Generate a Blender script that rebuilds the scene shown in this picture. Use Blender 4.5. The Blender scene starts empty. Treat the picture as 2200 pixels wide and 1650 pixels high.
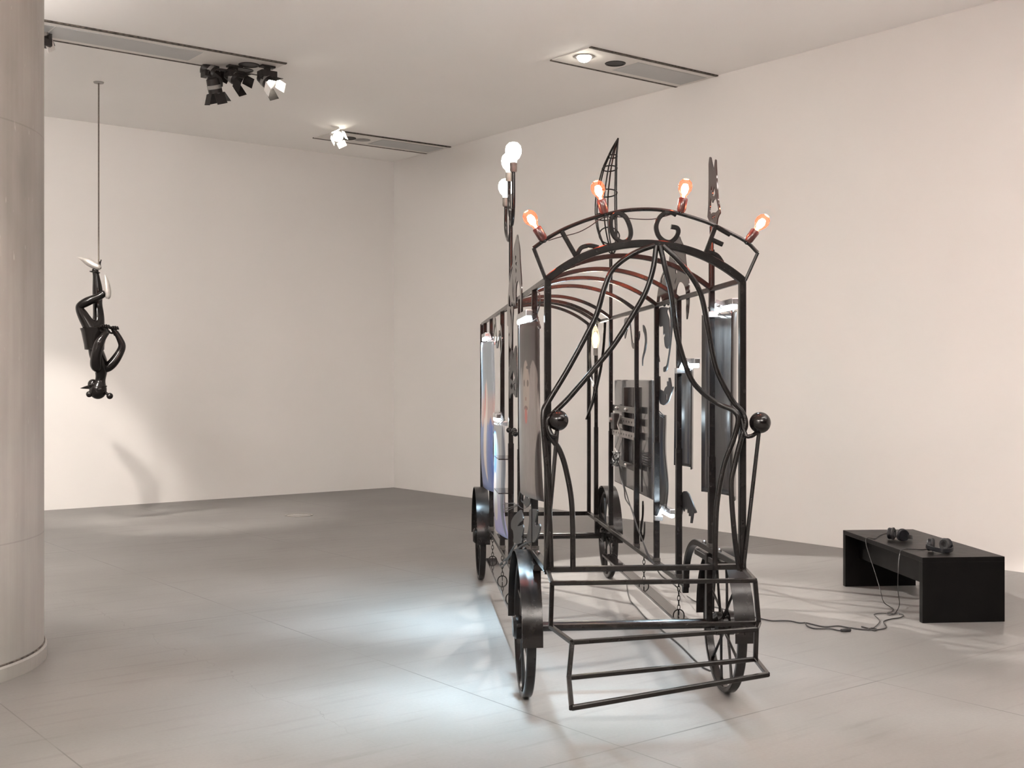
import bpy, bmesh, math, random
from mathutils import Vector, Matrix
random.seed(7)
D = bpy.data
COL = bpy.context.scene.collection
SC = bpy.context.scene
PI = math.pi

# ------------------------------------------------------------------ camera facts
F = 2566.0; CX = 1100.0; CY = 812.0; EYE = 1.6
YAW = math.radians(-37.8)
FW = Vector((math.sin(-YAW), math.cos(YAW), 0)); RT = Vector((math.cos(YAW), math.sin(YAW), 0))
CEIL = 4.76

def cw(X, Z, h):                       # right / forward / height of the camera -> world
    return Vector((RT.x*X + FW.x*Z, RT.y*X + FW.y*Z, h))
def at_depth(px, py, Z):
    return cw((px-CX)/F*Z, Z, EYE + (CY-py)/F*Z)
def on_h(px, py, h):                   # the point of a level plane behind a pixel
    Z = F*(h-EYE)/(CY-py)
    return cw((px-CX)/F*Z, Z, h)

# carriage frame: x = across (right), y = towards its rear, z = up
A = math.radians(5.15)
OX, OZ = .612, 5.47
CA, SA = math.cos(A), math.sin(A)
CU = -OX*CA - OZ*SA; CV = OX*SA - OZ*CA
def ray(px, py):
    X = (px-CX)/F; return X*CA + SA, -X*SA + CA, (CY-py)/F
def S(px, py, u):                      # on a side plane (u fixed)
    du, dv, dh = ray(px, py); t = (u-CU)/du
    return Vector((u, CV+t*dv, EYE+t*dh))
def FR(px, py, v):                     # on a cross plane (v fixed)
    du, dv, dh = ray(px, py); t = (v-CV)/dv
    return Vector((CU+t*du, v, EYE+t*dh))
def H(px, py, h):                      # on a level plane
    du, dv, dh = ray(px, py); t = (h-EYE)/dh
    return Vector((CU+t*du, CV+t*dv, h))

# ------------------------------------------------------------------ materials
def principled(name, col, rough=.5, metal=0, spec=.5, coat=0, emis=None, es=0, trans=0, alpha=1, coat_r=.05):
    m = D.materials.new(name); m.use_nodes = True
    b = m.node_tree.nodes['Principled BSDF']
    b.inputs['Base Color'].default_value = (*col, 1)
    b.inputs['Roughness'].default_value = rough
    b.inputs['Metallic'].default_value = metal
    b.inputs['Specular IOR Level'].default_value = spec
    b.inputs['Coat Weight'].default_value = coat
    b.inputs['Coat Roughness'].default_value = coat_r
    b.inputs['Transmission Weight'].default_value = trans
    b.inputs['Alpha'].default_value = alpha
    if emis:
        b.inputs['Emission Color'].default_value = (*emis, 1)
        b.inputs['Emission Strength'].default_value = es
    return m
def nd(m, t, **kw):
    n = m.node_tree.nodes.new(t)
    for k, v in kw.items(): setattr(n, k, v)
    return n
def MIXA(n): return n.inputs[6]
def MIXB(n): return n.inputs[7]
def MIXR(n): return n.outputs[2]
def lk(m, a, b): m.node_tree.links.new(a, b)
def noise_tint(m, c1, c2, scale, detail=4, rough_rng=None, stretch=(1,1,1), bump=0, lo=.35, hi=.65):
    """two-tone noise in the object's own coordinates"""
    b = m.node_tree.nodes['Principled BSDF']
    tc = nd(m, 'ShaderNodeTexCoord'); mp = nd(m, 'ShaderNodeMapping')
    mp.inputs['Scale'].default_value = stretch
    lk(m, tc.outputs['Object'], mp.inputs['Vector'])
    n = nd(m, 'ShaderNodeTexNoise'); n.inputs['Scale'].default_value = scale; n.inputs['Detail'].default_value = detail
    lk(m, mp.outputs[0], n.inputs['Vector'])
    r = nd(m, 'ShaderNodeValToRGB')
    r.color_ramp.elements[0].position = lo; r.color_ramp.elements[1].position = hi
    r.color_ramp.elements[0].color = (*c1, 1); r.color_ramp.elements[1].color = (*c2, 1)
    lk(m, n.outputs['Fac'], r.inputs[0]); lk(m, r.outputs[0], b.inputs['Base Color'])
    if rough_rng:
        mr = nd(m, 'ShaderNodeMapRange'); mr.inputs[3].default_value = rough_rng[0]; mr.inputs[4].default_value = rough_rng[1]
        lk(m, n.outputs['Fac'], mr.inputs[0]); lk(m, mr.outputs[0], b.inputs['Roughness'])
    if bump:
        bp = nd(m, 'ShaderNodeBump'); bp.inputs['Strength'].default_value = bump; bp.inputs['Distance'].default_value = .01
        lk(m, n.outputs['Fac'], bp.inputs['Height']); lk(m, bp.outputs[0], b.inputs['Normal'])
    return m, r, b

M = {}
M['wall'] = noise_tint(principled('wall_paint', (.8,.78,.75), .75, spec=.25), (.77,.755,.735), (.79,.775,.755), .6)[0]
M['darkwall'] = noise_tint(principled('darkened_unseen_wall', (.05,.048,.046), .8, spec=.2), (.045,.043,.041), (.055,.052,.05), .5)[0]  # unseen front wall darkened so black surfaces reflect less light
M['ceil'] = noise_tint(principled('ceiling_paint', (.8,.78,.75), .8, spec=.2), (.92,.91,.892), (.94,.93,.912), .5)[0]
M['black'] = noise_tint(principled('black_lacquered_steel', (.012,.011,.011), .2, spec=.3), (.006,.0052,.005), (.010,.0086,.008), 30, rough_rng=(.16,.28))[0]
M['plate'] = noise_tint(principled('black_polished_plate', (.014,.012,.012), .08, spec=.55), (.013,.011,.011), (.018,.015,.015), 20)[0]
M['strap'] = noise_tint(principled('black_rubber', (.012,.012,.013), .45), (.010,.010,.011), (.016,.016,.017), 40)[0]
M['socket'] = noise_tint(principled('red_lit_socket', (.05,.016,.013), .3, coat=.4), (.05,.014,.012), (.065,.02,.016), 25)[0]  # red light of the bulbs is put into this dark red
M['sockw'] = noise_tint(principled('grey_socket', (.10,.09,.08), .35), (.09,.08,.07), (.12,.11,.10), 25)[0]
M['chrome'] = noise_tint(principled('brushed_aluminium', (.6,.62,.64), .25, metal=1), (.5,.52,.54), (.65,.67,.7), 60)[0]
M['dsteel'] = noise_tint(principled('dull_dark_steel', (.12,.11,.10), .35, metal=1), (.10,.09,.085), (.16,.15,.14), 60)[0]
M['steel'] = noise_tint(principled('zinc_steel', (.42,.40,.38), .35, metal=1), (.36,.34,.32), (.46,.44,.42), 60)[0]
M['bench'] = noise_tint(principled('black_stained_board', (.01,.01,.01), .4, spec=.14), (.0025,.0023,.0022), (.004,.0036,.0034), 12, rough_rng=(.34,.44))[0]
M['hp'] = noise_tint(principled('headphone_plastic', (.010,.011,.014), .4, spec=.3), (.005,.0055,.007), (.008,.0085,.011), 50)[0]
M['cush'] = noise_tint(principled('headphone_cushion', (.012,.012,.013), .7), (.010,.010,.011), (.016,.016,.017), 80)[0]
M['cable'] = noise_tint(principled('black_cable', (.02,.019,.019), .5), (.018,.017,.017), (.025,.023,.023), 80)[0]
M['cablew'] = noise_tint(principled('grey_cable', (.35,.33,.32), .45), (.3,.28,.27), (.4,.38,.36), 80)[0]
M['fixture'] = noise_tint(principled('spotlight_black', (.015,.013,.012), .45, spec=.3), (.013,.011,.010), (.02,.017,.016), 40)[0]
M['band'] = noise_tint(principled('spotlight_grey_band', (.24,.23,.22), .4, metal=.5), (.22,.21,.20), (.27,.26,.25), 40)[0]
M['white'] = noise_tint(principled('white_fixture', (.75,.73,.70), .4), (.73,.71,.68), (.78,.76,.73), 40)[0]
M['slot'] = noise_tint(principled('ceiling_slot_board', (.74,.72,.69), .7), (.72,.70,.67), (.76,.74,.71), 4)[0]
M['gap'] = noise_tint(principled('dark_gap', (.05,.042,.038), .8), (.03,.025,.022), (.14,.12,.10), 30, stretch=(1,1,1))[0]
M['diff'] = noise_tint(principled('frosted_panel', (.42,.43,.43), .35), (.41,.42,.42), (.44,.45,.45), 3)[0]
M['silver'] = noise_tint(principled('silver_leather', (.4,.38,.36), .35, metal=.5), (.34,.32,.30), (.42,.40,.38), 20)[0]
M['latex'] = noise_tint(principled('black_resin', (.011,.009,.009), .14, spec=.35), (.005,.004,.004), (.007,.006,.0055), 12)[0]
M['rope'] = noise_tint(principled('dark_cord', (.10,.08,.07), .8), (.08,.065,.055), (.13,.11,.09), 90)[0]
M['tv'] = noise_tint(principled('television_back_plastic', (.045,.045,.047), .22, spec=.7, coat=.7, coat_r=.05), (.036,.036,.038), (.06,.06,.062), 6, stretch=(1,10,.6))[0]
M['panelback'] = noise_tint(principled('dark_flexible_sheet', (.018,.016,.016), .17, spec=.5), (.008,.007,.007), (.02,.018,.017), 14, stretch=(1,6,.25), rough_rng=(.12,.26))[0]
M['lid'] = noise_tint(principled('steel_floor_lid', (.28,.27,.26), .4), (.23,.22,.21), (.30,.29,.28), 15)[0]
def emit(name, col, s):
    m = D.materials.new(name); m.use_nodes = True; nt = m.node_tree; nt.nodes.clear()
    o = nt.nodes.new('ShaderNodeOutputMaterial'); e = nt.nodes.new('ShaderNodeEmission')
    e.inputs[0].default_value = (*col, 1); e.inputs[1].default_value = s
    nt.links.new(e.outputs[0], o.inputs[0]); return m
M['led'] = emit('cool_led_strip', (.80,.93,1.0), 18)
M['globe'] = emit('opal_globe_lit', (1,.93,.78), 9)
M['fil'] = emit('glowing_filament', (1,.82,.50), 22)
M['filw'] = emit('warm_filament', (1,.86,.62), 22)
M['spoton'] = emit('lit_spot_lens', (1,.93,.80), 22)
def clear_glass(name, tint, density, glow=None):
    m = D.materials.new(name); m.use_nodes = True; nt = m.node_tree; nt.nodes.clear()
    o = nt.nodes.new('ShaderNodeOutputMaterial'); mx = nt.nodes.new('ShaderNodeMixShader')
    t = nt.nodes.new('ShaderNodeBsdfTransparent'); t.inputs[0].default_value = (*tint, 1)
    g = nt.nodes.new('ShaderNodeBsdfGlossy'); g.inputs['Roughness'].default_value = .05
    lw = nt.nodes.new('ShaderNodeLayerWeight'); lw.inputs[0].default_value = density
    nt.links.new(lw.outputs['Fresnel'], mx.inputs[0]); nt.links.new(t.outputs[0], mx.inputs[1]); nt.links.new(g.outputs[0], mx.inputs[2])
    if glow:
        e = nt.nodes.new('ShaderNodeEmission'); e.inputs[0].default_value = (*glow[0], 1); e.inputs[1].default_value = glow[1]
        ad = nt.nodes.new('ShaderNodeAddShader'); nt.links.new(mx.outputs[0], ad.inputs[0]); nt.links.new(e.outputs[0], ad.inputs[1]); nt.links.new(ad.outputs[0], o.inputs[0])
    else: nt.links.new(mx.outputs[0], o.inputs[0])
    return m
M['glassr'] = clear_glass('amber_bulb_glass', (1,.74,.64), .12, ((1,.10,.035), .30))
M['glassw'] = clear_glass('clear_bulb_glass', (1,.97,.92), .12, ((1,.8,.5), .12))

# polished concrete floor: soft mottling, saw-cut joints, one crack
def floor_mat():
    m, r, b = noise_tint(principled('polished_concrete', (.4,.37,.35), .4, spec=.28), (.165,.160,.154), (.225,.220,.213), .9, detail=10, rough_rng=(.34,.48), lo=.34, hi=.66)
    tc = nd(m, 'ShaderNodeTexCoord'); sep = nd(m, 'ShaderNodeSeparateXYZ'); lk(m, tc.outputs['Object'], sep.inputs[0])
    # fine grain
    n2 = nd(m, 'ShaderNodeTexNoise'); n2.inputs['Scale'].default_value = 60; n2.inputs['Detail'].default_value = 6
    lk(m, tc.outputs['Object'], n2.inputs['Vector'])
    mr2 = nd(m, 'ShaderNodeMapRange'); mr2.inputs[3].default_value = .90; mr2.inputs[4].default_value = 1.10
    lk(m, n2.outputs['Fac'], mr2.inputs[0])
    mul = nd(m, 'ShaderNodeMix', data_type='RGBA', blend_type='MULTIPLY'); mul.inputs[0].default_value = 1
    lk(m, r.outputs[0], MIXA(mul)); lk(m, mr2.outputs[0], MIXB(mul))
    # scuffs stretched along the room
    mp = nd(m, 'ShaderNodeMapping'); mp.inputs['Scale'].default_value = (.9, 9, 1); lk(m, tc.outputs['Object'], mp.inputs['Vector'])
    n3 = nd(m, 'ShaderNodeTexNoise'); n3.inputs['Scale'].default_value = 1.6; n3.inputs['Detail'].default_value = 7; lk(m, mp.outputs[0], n3.inputs['Vector'])
    mr3 = nd(m, 'ShaderNodeMapRange'); mr3.inputs[1].default_value = .55; mr3.inputs[2].default_value = .8; mr3.inputs[3].default_value = 1; mr3.inputs[4].default_value = .78
    lk(m, n3.outputs['Fac'], mr3.inputs[0])
    mul3 = nd(m, 'ShaderNodeMix', data_type='RGBA', blend_type='MULTIPLY'); mul3.inputs[0].default_value = 1
    lk(m, MIXR(mul), MIXA(mul3)); lk(m, mr3.outputs[0], MIXB(mul3))
    last = MIXR(mul3)
    def line(sock, pos, w, dark, wob=None):
        nonlocal last
        s = nd(m, 'ShaderNodeMath', operation='SUBTRACT'); lk(m, sock, s.inputs[0])
        if wob is None: s.inputs[1].default_value = pos
        else: lk(m, wob, s.inputs[1])
        a = nd(m, 'ShaderNodeMath', operation='ABSOLUTE'); lk(m, s.outputs[0], a.inputs[0])
        l = nd(m, 'ShaderNodeMath', operation='LESS_THAN'); l.inputs[1].default_value = w; lk(m, a.outputs[0], l.inputs[0])
        wr = nd(m, 'ShaderNodeMapRange'); wr.inputs[1].default_value = .40; wr.inputs[2].default_value = .60; wr.inputs[3].default_value = .25; lk(m, r.inputs[0].links[0].from_socket, wr.inputs[0])
        lw_ = nd(m, 'ShaderNodeMath', operation='MULTIPLY'); lk(m, l.outputs[0], lw_.inputs[0]); lk(m, wr.outputs[0], lw_.inputs[1])
        mx = nd(m, 'ShaderNodeMix', data_type='RGBA', blend_type='MULTIPLY'); lk(m, lw_.outputs[0], mx.inputs[0])
        lk(m, last, MIXA(mx)); MIXB(mx).default_value = (dark, dark, dark, 1)
        last = MIXR(mx)
    for x in (-6.1, -4.2, -2.3, -.35, 1.61, 3.55, 5.38, 7.3): line(sep.outputs['X'], x, .0035, .42)
    for y in (-4.2, 0.1, 3.8, 7.52, 11.2): line(sep.outputs['Y'], y, .005, .42)
    nz = nd(m, 'ShaderNodeTexNoise'); nz.inputs['Scale'].default_value = 3; nz.inputs['Detail'].default_value = 6; lk(m, tc.outputs['Object'], nz.inputs['Vector'])
    wob = nd(m, 'ShaderNodeMapRange'); wob.inputs[3].default_value = 2.55; wob.inputs[4].default_value = 2.95; lk(m, nz.outputs['Fac'], wob.inputs[0])
    line(sep.outputs['X'], 0, .0022, .72, wob.outputs[0])
    lk(m, last, b.inputs['Base Color'])
    return m
M['floor'] = floor_mat()

def column_mat():
    m, r, b = noise_tint(principled('cast_concrete', (.35,.32,.29), .6, spec=.3), (.18,.180,.168), (.37,.365,.342), 1.5, detail=9, stretch=(1,1,.35), bump=.12, lo=.3, hi=.68)
    tc = nd(m, 'ShaderNodeTexCoord')
    mp = nd(m, 'ShaderNodeMapping'); mp.inputs['Scale'].default_value = (22,22,.5); lk(m, tc.outputs['Object'], mp.inputs['Vector'])
    n = nd(m, 'ShaderNodeTexNoise'); n.inputs['Scale'].default_value = 1; n.inputs['Detail'].default_value = 5; lk(m, mp.outputs[0], n.inputs['Vector'])
    mr = nd(m, 'ShaderNodeMapRange'); mr.inputs[3].default_value = .85; mr.inputs[4].default_value = 1.15; lk(m, n.outputs['Fac'], mr.inputs[0])
    mul = nd(m, 'ShaderNodeMix', data_type='RGBA', blend_type='MULTIPLY'); mul.inputs[0].default_value = 1
    lk(m, r.outputs[0], MIXA(mul)); lk(m, mr.outputs[0], MIXB(mul))
    # pale scratches
    mp2 = nd(m, 'ShaderNodeMapping'); mp2.inputs['Scale'].default_value = (40,40,9); lk(m, tc.outputs['Object'], mp2.inputs['Vector'])
    n2 = nd(m, 'ShaderNodeTexNoise'); n2.inputs['Scale'].default_value = 1; n2.inputs['Detail'].default_value = 2; lk(m, mp2.outputs[0], n2.inputs['Vector'])
    gt = nd(m, 'ShaderNodeMapRange'); gt.inputs[1].default_value = .70; gt.inputs[2].default_value = .76; lk(m, n2.outputs['Fac'], gt.inputs[0])
    mx = nd(m, 'ShaderNodeMix', data_type='RGBA'); lk(m, gt.outputs[0], mx.inputs[0]); lk(m, MIXR(mul), MIXA(mx)); MIXB(mx).default_value = (.36,.35,.33,1)
    # pour line
    sep = nd(m, 'ShaderNodeSeparateXYZ'); lk(m, tc.outputs['Object'], sep.inputs[0])
    last = MIXR(mx)
    for z in (2.97, .72):
        s = nd(m, 'ShaderNodeMath', operation='SUBTRACT'); lk(m, sep.outputs['Z'], s.inputs[0]); s.inputs[1].default_value = z
        a = nd(m, 'ShaderNodeMath', operation='ABSOLUTE'); lk(m, s.outputs[0], a.inputs[0])
        l = nd(m, 'ShaderNodeMath', operation='LESS_THAN'); l.inputs[1].default_value = .004; lk(m, a.outputs[0], l.inputs[0])
        k = nd(m, 'ShaderNodeMix', data_type='RGBA', blend_type='MULTIPLY'); lk(m, l.outputs[0], k.inputs[0]); lk(m, last, MIXA(k)); MIXB(k).default_value = (.86,.86,.86,1)
        last = MIXR(k)
    lk(m, last, b.inputs['Base Color'])
    return m
M['column'] = column_mat()

# prints: the drawing belongs to the sheet, laid out over its own width (u) and height (v)
def print_mat(name, rows, rough=.3):
    """rows: list of (kind, params) painted in sheet coordinates stored as UV"""
    m = principled(name, (.3,.3,.3), rough, spec=.4)
    b = m.node_tree.nodes['Principled BSDF']
    uv = nd(m, 'ShaderNodeTexCoord'); sep = nd(m, 'ShaderNodeSeparateXYZ'); lk(m, uv.outputs['UV'], sep.inputs[0])
    nz = nd(m, 'ShaderNodeTexNoise'); nz.inputs['Scale'].default_value = 14; nz.inputs['Detail'].default_value = 5
    mpn = nd(m, 'ShaderNodeMapping'); mpn.inputs['Scale'].default_value = (1.6, .5, 1); lk(m, uv.outputs['UV'], mpn.inputs['Vector']); lk(m, mpn.outputs[0], nz.inputs['Vector'])
    rgb = nd(m, 'ShaderNodeValToRGB'); stops = rows[0]
    els = rgb.color_ramp.elements
    els[0].position = stops[0][0]; els[0].color = (*stops[0][1], 1); els[1].position = stops[-1][0]; els[1].color = (*stops[-1][1], 1)
    for p, c in stops[1:-1]:
        e = els.new(p); e.color = (*c, 1)
    lk(m, sep.outputs['Y'], rgb.inputs[0]); last = rgb.outputs[0]
    for (cx, cy, rx, ry, c, w, soft) in rows[1]:
        # an ellipse with a ragged edge
        dx = nd(m, 'ShaderNodeMath', operation='SUBTRACT'); lk(m, sep.outputs['X'], dx.inputs[0]); dx.inputs[1].default_value = cx
        dx2 = nd(m, 'ShaderNodeMath', operation='DIVIDE'); lk(m, dx.outputs[0], dx2.inputs[0]); dx2.inputs[1].default_value = rx
        dy = nd(m, 'ShaderNodeMath', operation='SUBTRACT'); lk(m, sep.outputs['Y'], dy.inputs[0]); dy.inputs[1].default_value = cy
        dy2 = nd(m, 'ShaderNodeMath', operation='DIVIDE'); lk(m, dy.outputs[0], dy2.inputs[0]); dy2.inputs[1].default_value = ry
        px = nd(m, 'ShaderNodeMath', operation='MULTIPLY'); lk(m, dx2.outputs[0], px.inputs[0]); lk(m, dx2.outputs[0], px.inputs[1])
        py = nd(m, 'ShaderNodeMath', operation='MULTIPLY'); lk(m, dy2.outputs[0], py.inputs[0]); lk(m, dy2.outputs[0], py.inputs[1])
        sm = nd(m, 'ShaderNodeMath', operation='ADD'); lk(m, px.outputs[0], sm.inputs[0]); lk(m, py.outputs[0], sm.inputs[1])
        wn = nd(m, 'ShaderNodeMath', operation='MULTIPLY_ADD'); lk(m, nz.outputs['Fac'], wn.inputs[0]); wn.inputs[1].default_value = w; lk(m, sm.outputs[0], wn.inputs[2])
        mr = nd(m, 'ShaderNodeMapRange'); mr.inputs[1].default_value = 1 + w*.5 - soft; mr.inputs[2].default_value = 1 + w*.5 + soft; mr.inputs[3].default_value = 1; mr.inputs[4].default_value = 0
        lk(m, wn.outputs[0], mr.inputs[0])
        mx = nd(m, 'ShaderNodeMix', data_type='RGBA'); lk(m, mr.outputs[0], mx.inputs[0]); lk(m, last, MIXA(mx)); MIXB(mx).default_value = (*c, 1)
        last = MIXR(mx)
    # fine strands
    mps = nd(m, 'ShaderNodeMapping'); mps.inputs['Scale'].default_value = (26, 5, 1); lk(m, uv.outputs['UV'], mps.inputs['Vector'])
    ns = nd(m, 'ShaderNodeTexNoise'); ns.inputs['Scale'].default_value = 1.5; ns.inputs['Detail'].default_value = 4; ns.inputs['Distortion'].default_value = 1.2; lk(m, mps.outputs[0], ns.inputs['Vector'])
    mrs = nd(m, 'ShaderNodeMapRange'); mrs.inputs[3].default_value = 1-rows[2]; mrs.inputs[4].default_value = 1+rows[2]; lk(m, ns.outputs['Fac'], mrs.inputs[0])
    mm = nd(m, 'ShaderNodeMix', data_type='RGBA', blend_type='MULTIPLY'); mm.inputs[0].default_value = 1; lk(m, last, MIXA(mm)); lk(m, mrs.outputs[0], MIXB(mm))
    lk(m, MIXR(mm), b.inputs['Base Color'])
    return m
hair = (.17,.155,.148); dark = (.028,.023,.022)
M['print_face'] = print_mat('print_of_white_haired_figure', ([(0,dark),(.18,dark),(1,dark)],
    [(.70,.30,.40,.40,hair,.7,.10), (.90,.68,.07,.10,hair,.8,.1), (.60,.60,.07,.14,hair,.8,.1), (.74,.62,.085,.165,(.245,.205,.172),.06,.05),
     (.70,.655,.022,.020,(.05,.025,.02),.05,.1), (.79,.655,.022,.020,(.05,.025,.02),.05,.1), (.80,.745,.05,.010,(.03,.02,.02),.05,.1),
     (.74,.565,.018,.012,(.16,.08,.06),.05,.1), (.74,.512,.045,.014,(.07,.015,.012),.05,.1), (.74,.466,.030,.044,(.30,.05,.042),.05,.1), (1.02,.10,.13,.30,dark,.3,.06)], .35))
M['print_pink'] = print_mat('print_of_pale_figure_in_blue', ([(0,(.15,.20,.38)),(.44,(.17,.22,.38)),(.47,(.40,.33,.31)),(.60,(.39,.31,.30)),(.68,(.28,.32,.35)),(1,(.26,.30,.34))],
    [(.76,.40,.06,.34,(.62,.55,.49),.3,.1), (.62,.52,.08,.10,(.45,.28,.23),.2,.1), (.92,.2,.06,.3,(.10,.15,.36),.4,.1), (.72,.60,.02,.12,(.55,.18,.16),.3,.1)], .12))
M['print_blue'] = print_mat('print_of_blue_and_cream_stripes', ([(0,(.26,.26,.44)),(.2,(.30,.29,.46)),(.4,(.30,.27,.27)),(1,(.32,.35,.37))],
    [(.56,.72,.10,.24,(.10,.20,.45),.1,.05), (.58,.44,.10,.12,(.55,.45,.40),.1,.05), (.64,.26,.13,.14,(.50,.48,.44),.1,.05), (.94,.5,.06,.5,(.12,.14,.17),.1,.1)], .1))

# ------------------------------------------------------------------ object helpers
def mesh_obj(name, me, mat, parent=None, smooth=True):
    o = D.objects.new(name, me); COL.objects.link(o)
    if mat:
        me.materials.clear(); me.materials.append(mat)
    if smooth and len(me.polygons):
        me.polygons.foreach_set('use_smooth', [True]*len(me.polygons))
        try: me.set_sharp_from_angle(angle=math.radians(38))
        except Exception: pass
    if parent: o.parent = parent
    return o
def B(name, bm, mat, parent=None, smooth=True, label=None):
    bmesh.ops.recalc_face_normals(bm, faces=bm.faces)
    me = D.meshes.new(name); bm.to_mesh(me); bm.free()
    o = mesh_obj(name, me, mat, parent, smooth)
    if label: o['label'] = label
    return o
def tag(o, label, cat, group=None):
    o['label'] = label; o['category'] = cat
    if group: o['group'] = group
    return o
def thing(name, label, cat, loc=(0,0,0), rz=0, group=None):
    o = D.objects.new(name, None); COL.objects.link(o); o.empty_display_size = .1
    o.location = loc; o.rotation_euler = (0,0,rz)
    return tag(o, label, cat, group)
def struct(o): o['kind'] = 'structure'; return o
def copy_tree(o, parent=None):
    c = o.copy(); COL.objects.link(c)
    if parent: c.parent = parent
    for ch in [x for x in D.objects if x.parent == o]: copy_tree(ch, c)
    return c
def box(bm, lo, hi, bev=0, mat=None):
    x0,y0,z0 = lo; x1,y1,z1 = hi
    r = bmesh.ops.create_cube(bm, size=1)
    vs = r['verts']
    for v in vs: v.co = Vector(((x0+x1)/2+v.co.x*(x1-x0), (y0+y1)/2+v.co.y*(y1-y0), (z0+z1)/2+v.co.z*(z1-z0)))
    if bev:
        es = list({e for v in vs for e in v.link_edges})
        r2 = bmesh.ops.bevel(bm, geom=es, offset=bev, segments=2, affect='EDGES', profile=.6)
        vs = list({v for f in r2['faces'] for v in f.verts} | {v for v in vs if v.is_valid})
    if mat:
        for v in vs:
            if v.is_valid: v.co = mat @ v.co
    return vs
def catmull(pts, n=8, closed=False):
    P = [Vector(p) for p in pts]; out = []; N = len(P)
    rng = range(N) if closed else range(N-1)
    for i in rng:
        p1, p2 = P[i], P[(i+1) % N]
        p0 = P[i-1] if (closed or i > 0) else p1*2-p2
        p3 = P[(i+2) % N] if (closed or i+2 < N) else p2*2-p1
        for k in range(n):
            t = k/n
            out.append(.5*((2*p1)+(-p0+p2)*t+(2*p0-5*p1+4*p2-p3)*t*t+(-p0+3*p1-3*p2+p3)*t**3))
    if not closed: out.append(P[-1])
    return out
def sweep(bm, pts, prof, closed=False, up=None, scale=None):
    """sweep a 2D profile (list of (a,b)) along pts; up fixes the b axis, otherwise it is carried along"""
    P = [Vector(p) for p in pts]; N = len(P); rings = []
    prev = None
    for i in range(N):
        if closed: t = (P[(i+1) % N]-P[i-1]).normalized(); t0 = (P[i]-P[i-1]).normalized()
        else:
            a = P[max(i-1,0)]; b = P[min(i+1,N-1)]
            t0 = (P[i]-a).normalized() if i > 0 else (b-P[i]).normalized()
            t1 = (b-P[i]).normalized() if i < N-1 else t0
            t = (t0+t1)
            t = t.normalized() if t.length > 1e-6 else t0
        if up is not None: bb = Vector(up)
        elif prev is None: bb = Vector((0,0,1)) if abs(t.z) < .9 else Vector((0,1,0))
        else: bb = prev
        bb = (bb - t*bb.dot(t)); bb.normalize()
        aa = t.cross(bb); prev = bb
        mit = 1/max(.35, abs(t.dot(t0))) if len(prof) <= 4 else 1
        s = scale[i] if scale else 1
        rings.append([bm.verts.new(P[i]+aa*(x*s*mit)+bb*(y*s*(mit if up is None else 1))) for x, y in prof])
    K = len(prof)
    for i in range(N if closed else N-1):
        r0, r1 = rings[i], rings[(i+1) % N]
        for k in range(K):
            bm.faces.new((r0[k], r0[(k+1) % K], r1[(k+1) % K], r1[k]))
    if not closed:
        bm.faces.new(rings[0]); bm.faces.new(list(reversed(rings[-1])))
def circ(r, n=10): return [(r*math.cos(2*PI*k/n), r*math.sin(2*PI*k/n)) for k in range(n)]
def rect(w, h, c=.0):
    if not c: return [(-w/2,-h/2),(w/2,-h/2),(w/2,h/2),(-w/2,h/2)]
    a, b = w/2, h/2
    return [(-a+c,-b),(a-c,-b),(a,-b+c),(a,b-c),(a-c,b),(-a+c,b),(-a,b-c),(-a,-b+c)]
def tube(pts, r, n=10, closed=False, scale=None, bm=None):
    bm = bm or bmesh.new(); sweep(bm, pts, circ(r, n), closed, None, scale); return bm
def bar(p, q, w, h, up=(0,0,1), bm=None, c=.003):
    bm = bm or bmesh.new(); sweep(bm, [p, q], rect(w, h, c), False, up); return bm
def lathe(prof, n=20, bm=None, mat=None):
    bm = bm or bmesh.new(); rings = []
    for r, z in prof:
        if r < 1e-6: rings.append([bm.verts.new((0,0,z))])
        else: rings.append([bm.verts.new((r*math.cos(2*PI*k/n), r*math.sin(2*PI*k/n), z)) for k in range(n)])
    for a, b in zip(rings, rings[1:]):
        if len(a) == 1 and len(b) == 1: continue
        for k in range(n):
            j = (k+1) % n
            if len(a) == 1: bm.faces.new((a[0], b[j], b[k]))
            elif len(b) == 1: bm.faces.new((a[k], a[j], b[0]))
            else: bm.faces.new((a[k], a[j], b[j], b[k]))
    if len(rings[0]) > 1: bm.faces.new(list(reversed(rings[0])))
    if len(rings[-1]) > 1: bm.faces.new(rings[-1])
    if mat:
        for rg in rings:
            for v in rg: v.co = mat @ v.co
    return bm
def aim(p, d):                          # matrix at p whose local z points along d
    return Matrix.Translation(Vector(p)) @ Vector(d).to_track_quat('Z', 'Y').to_matrix().to_4x4()
def sphere(c, r, bm=None, u=20, v=12, sc=(1,1,1)):
    bm = bm or bmesh.new()
    r_ = bmesh.ops.create_uvsphere(bm, u_segments=u, v_segments=v, radius=r)
    for w in r_['verts']: w.co = Vector((w.co.x*sc[0], w.co.y*sc[1], w.co.z*sc[2])) + Vector(c)
    return bm
def plate_mesh(name, outs, t, mat4):
    """flat sheet with holes: outs = list of closed 2D outlines (first the edge, then the holes)"""
    cu = D.curves.new(name, 'CURVE'); cu.dimensions = '2D'; cu.fill_mode = 'BOTH'; cu.extrude = t/2
    for o in outs:
        sp = cu.splines.new('POLY'); sp.points.add(len(o)-1)
        for p, q in zip(sp.points, o): p.co = (q[0], q[1], 0, 1)
        sp.use_cyclic_u = True
    ob = D.objects.new(name, cu); COL.objects.link(ob)
    dg = bpy.context.evaluated_depsgraph_get(); dg.update()
    me = D.meshes.new_from_object(ob.evaluated_get(dg))
    D.objects.remove(ob); D.curves.remove(cu)
    me.transform(mat4); me.name = name
    return me
SIDE = Matrix(((0,0,1,0),(1,0,0,0),(0,1,0,0),(0,0,0,1)))      # (a,b) -> (y,z)
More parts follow.
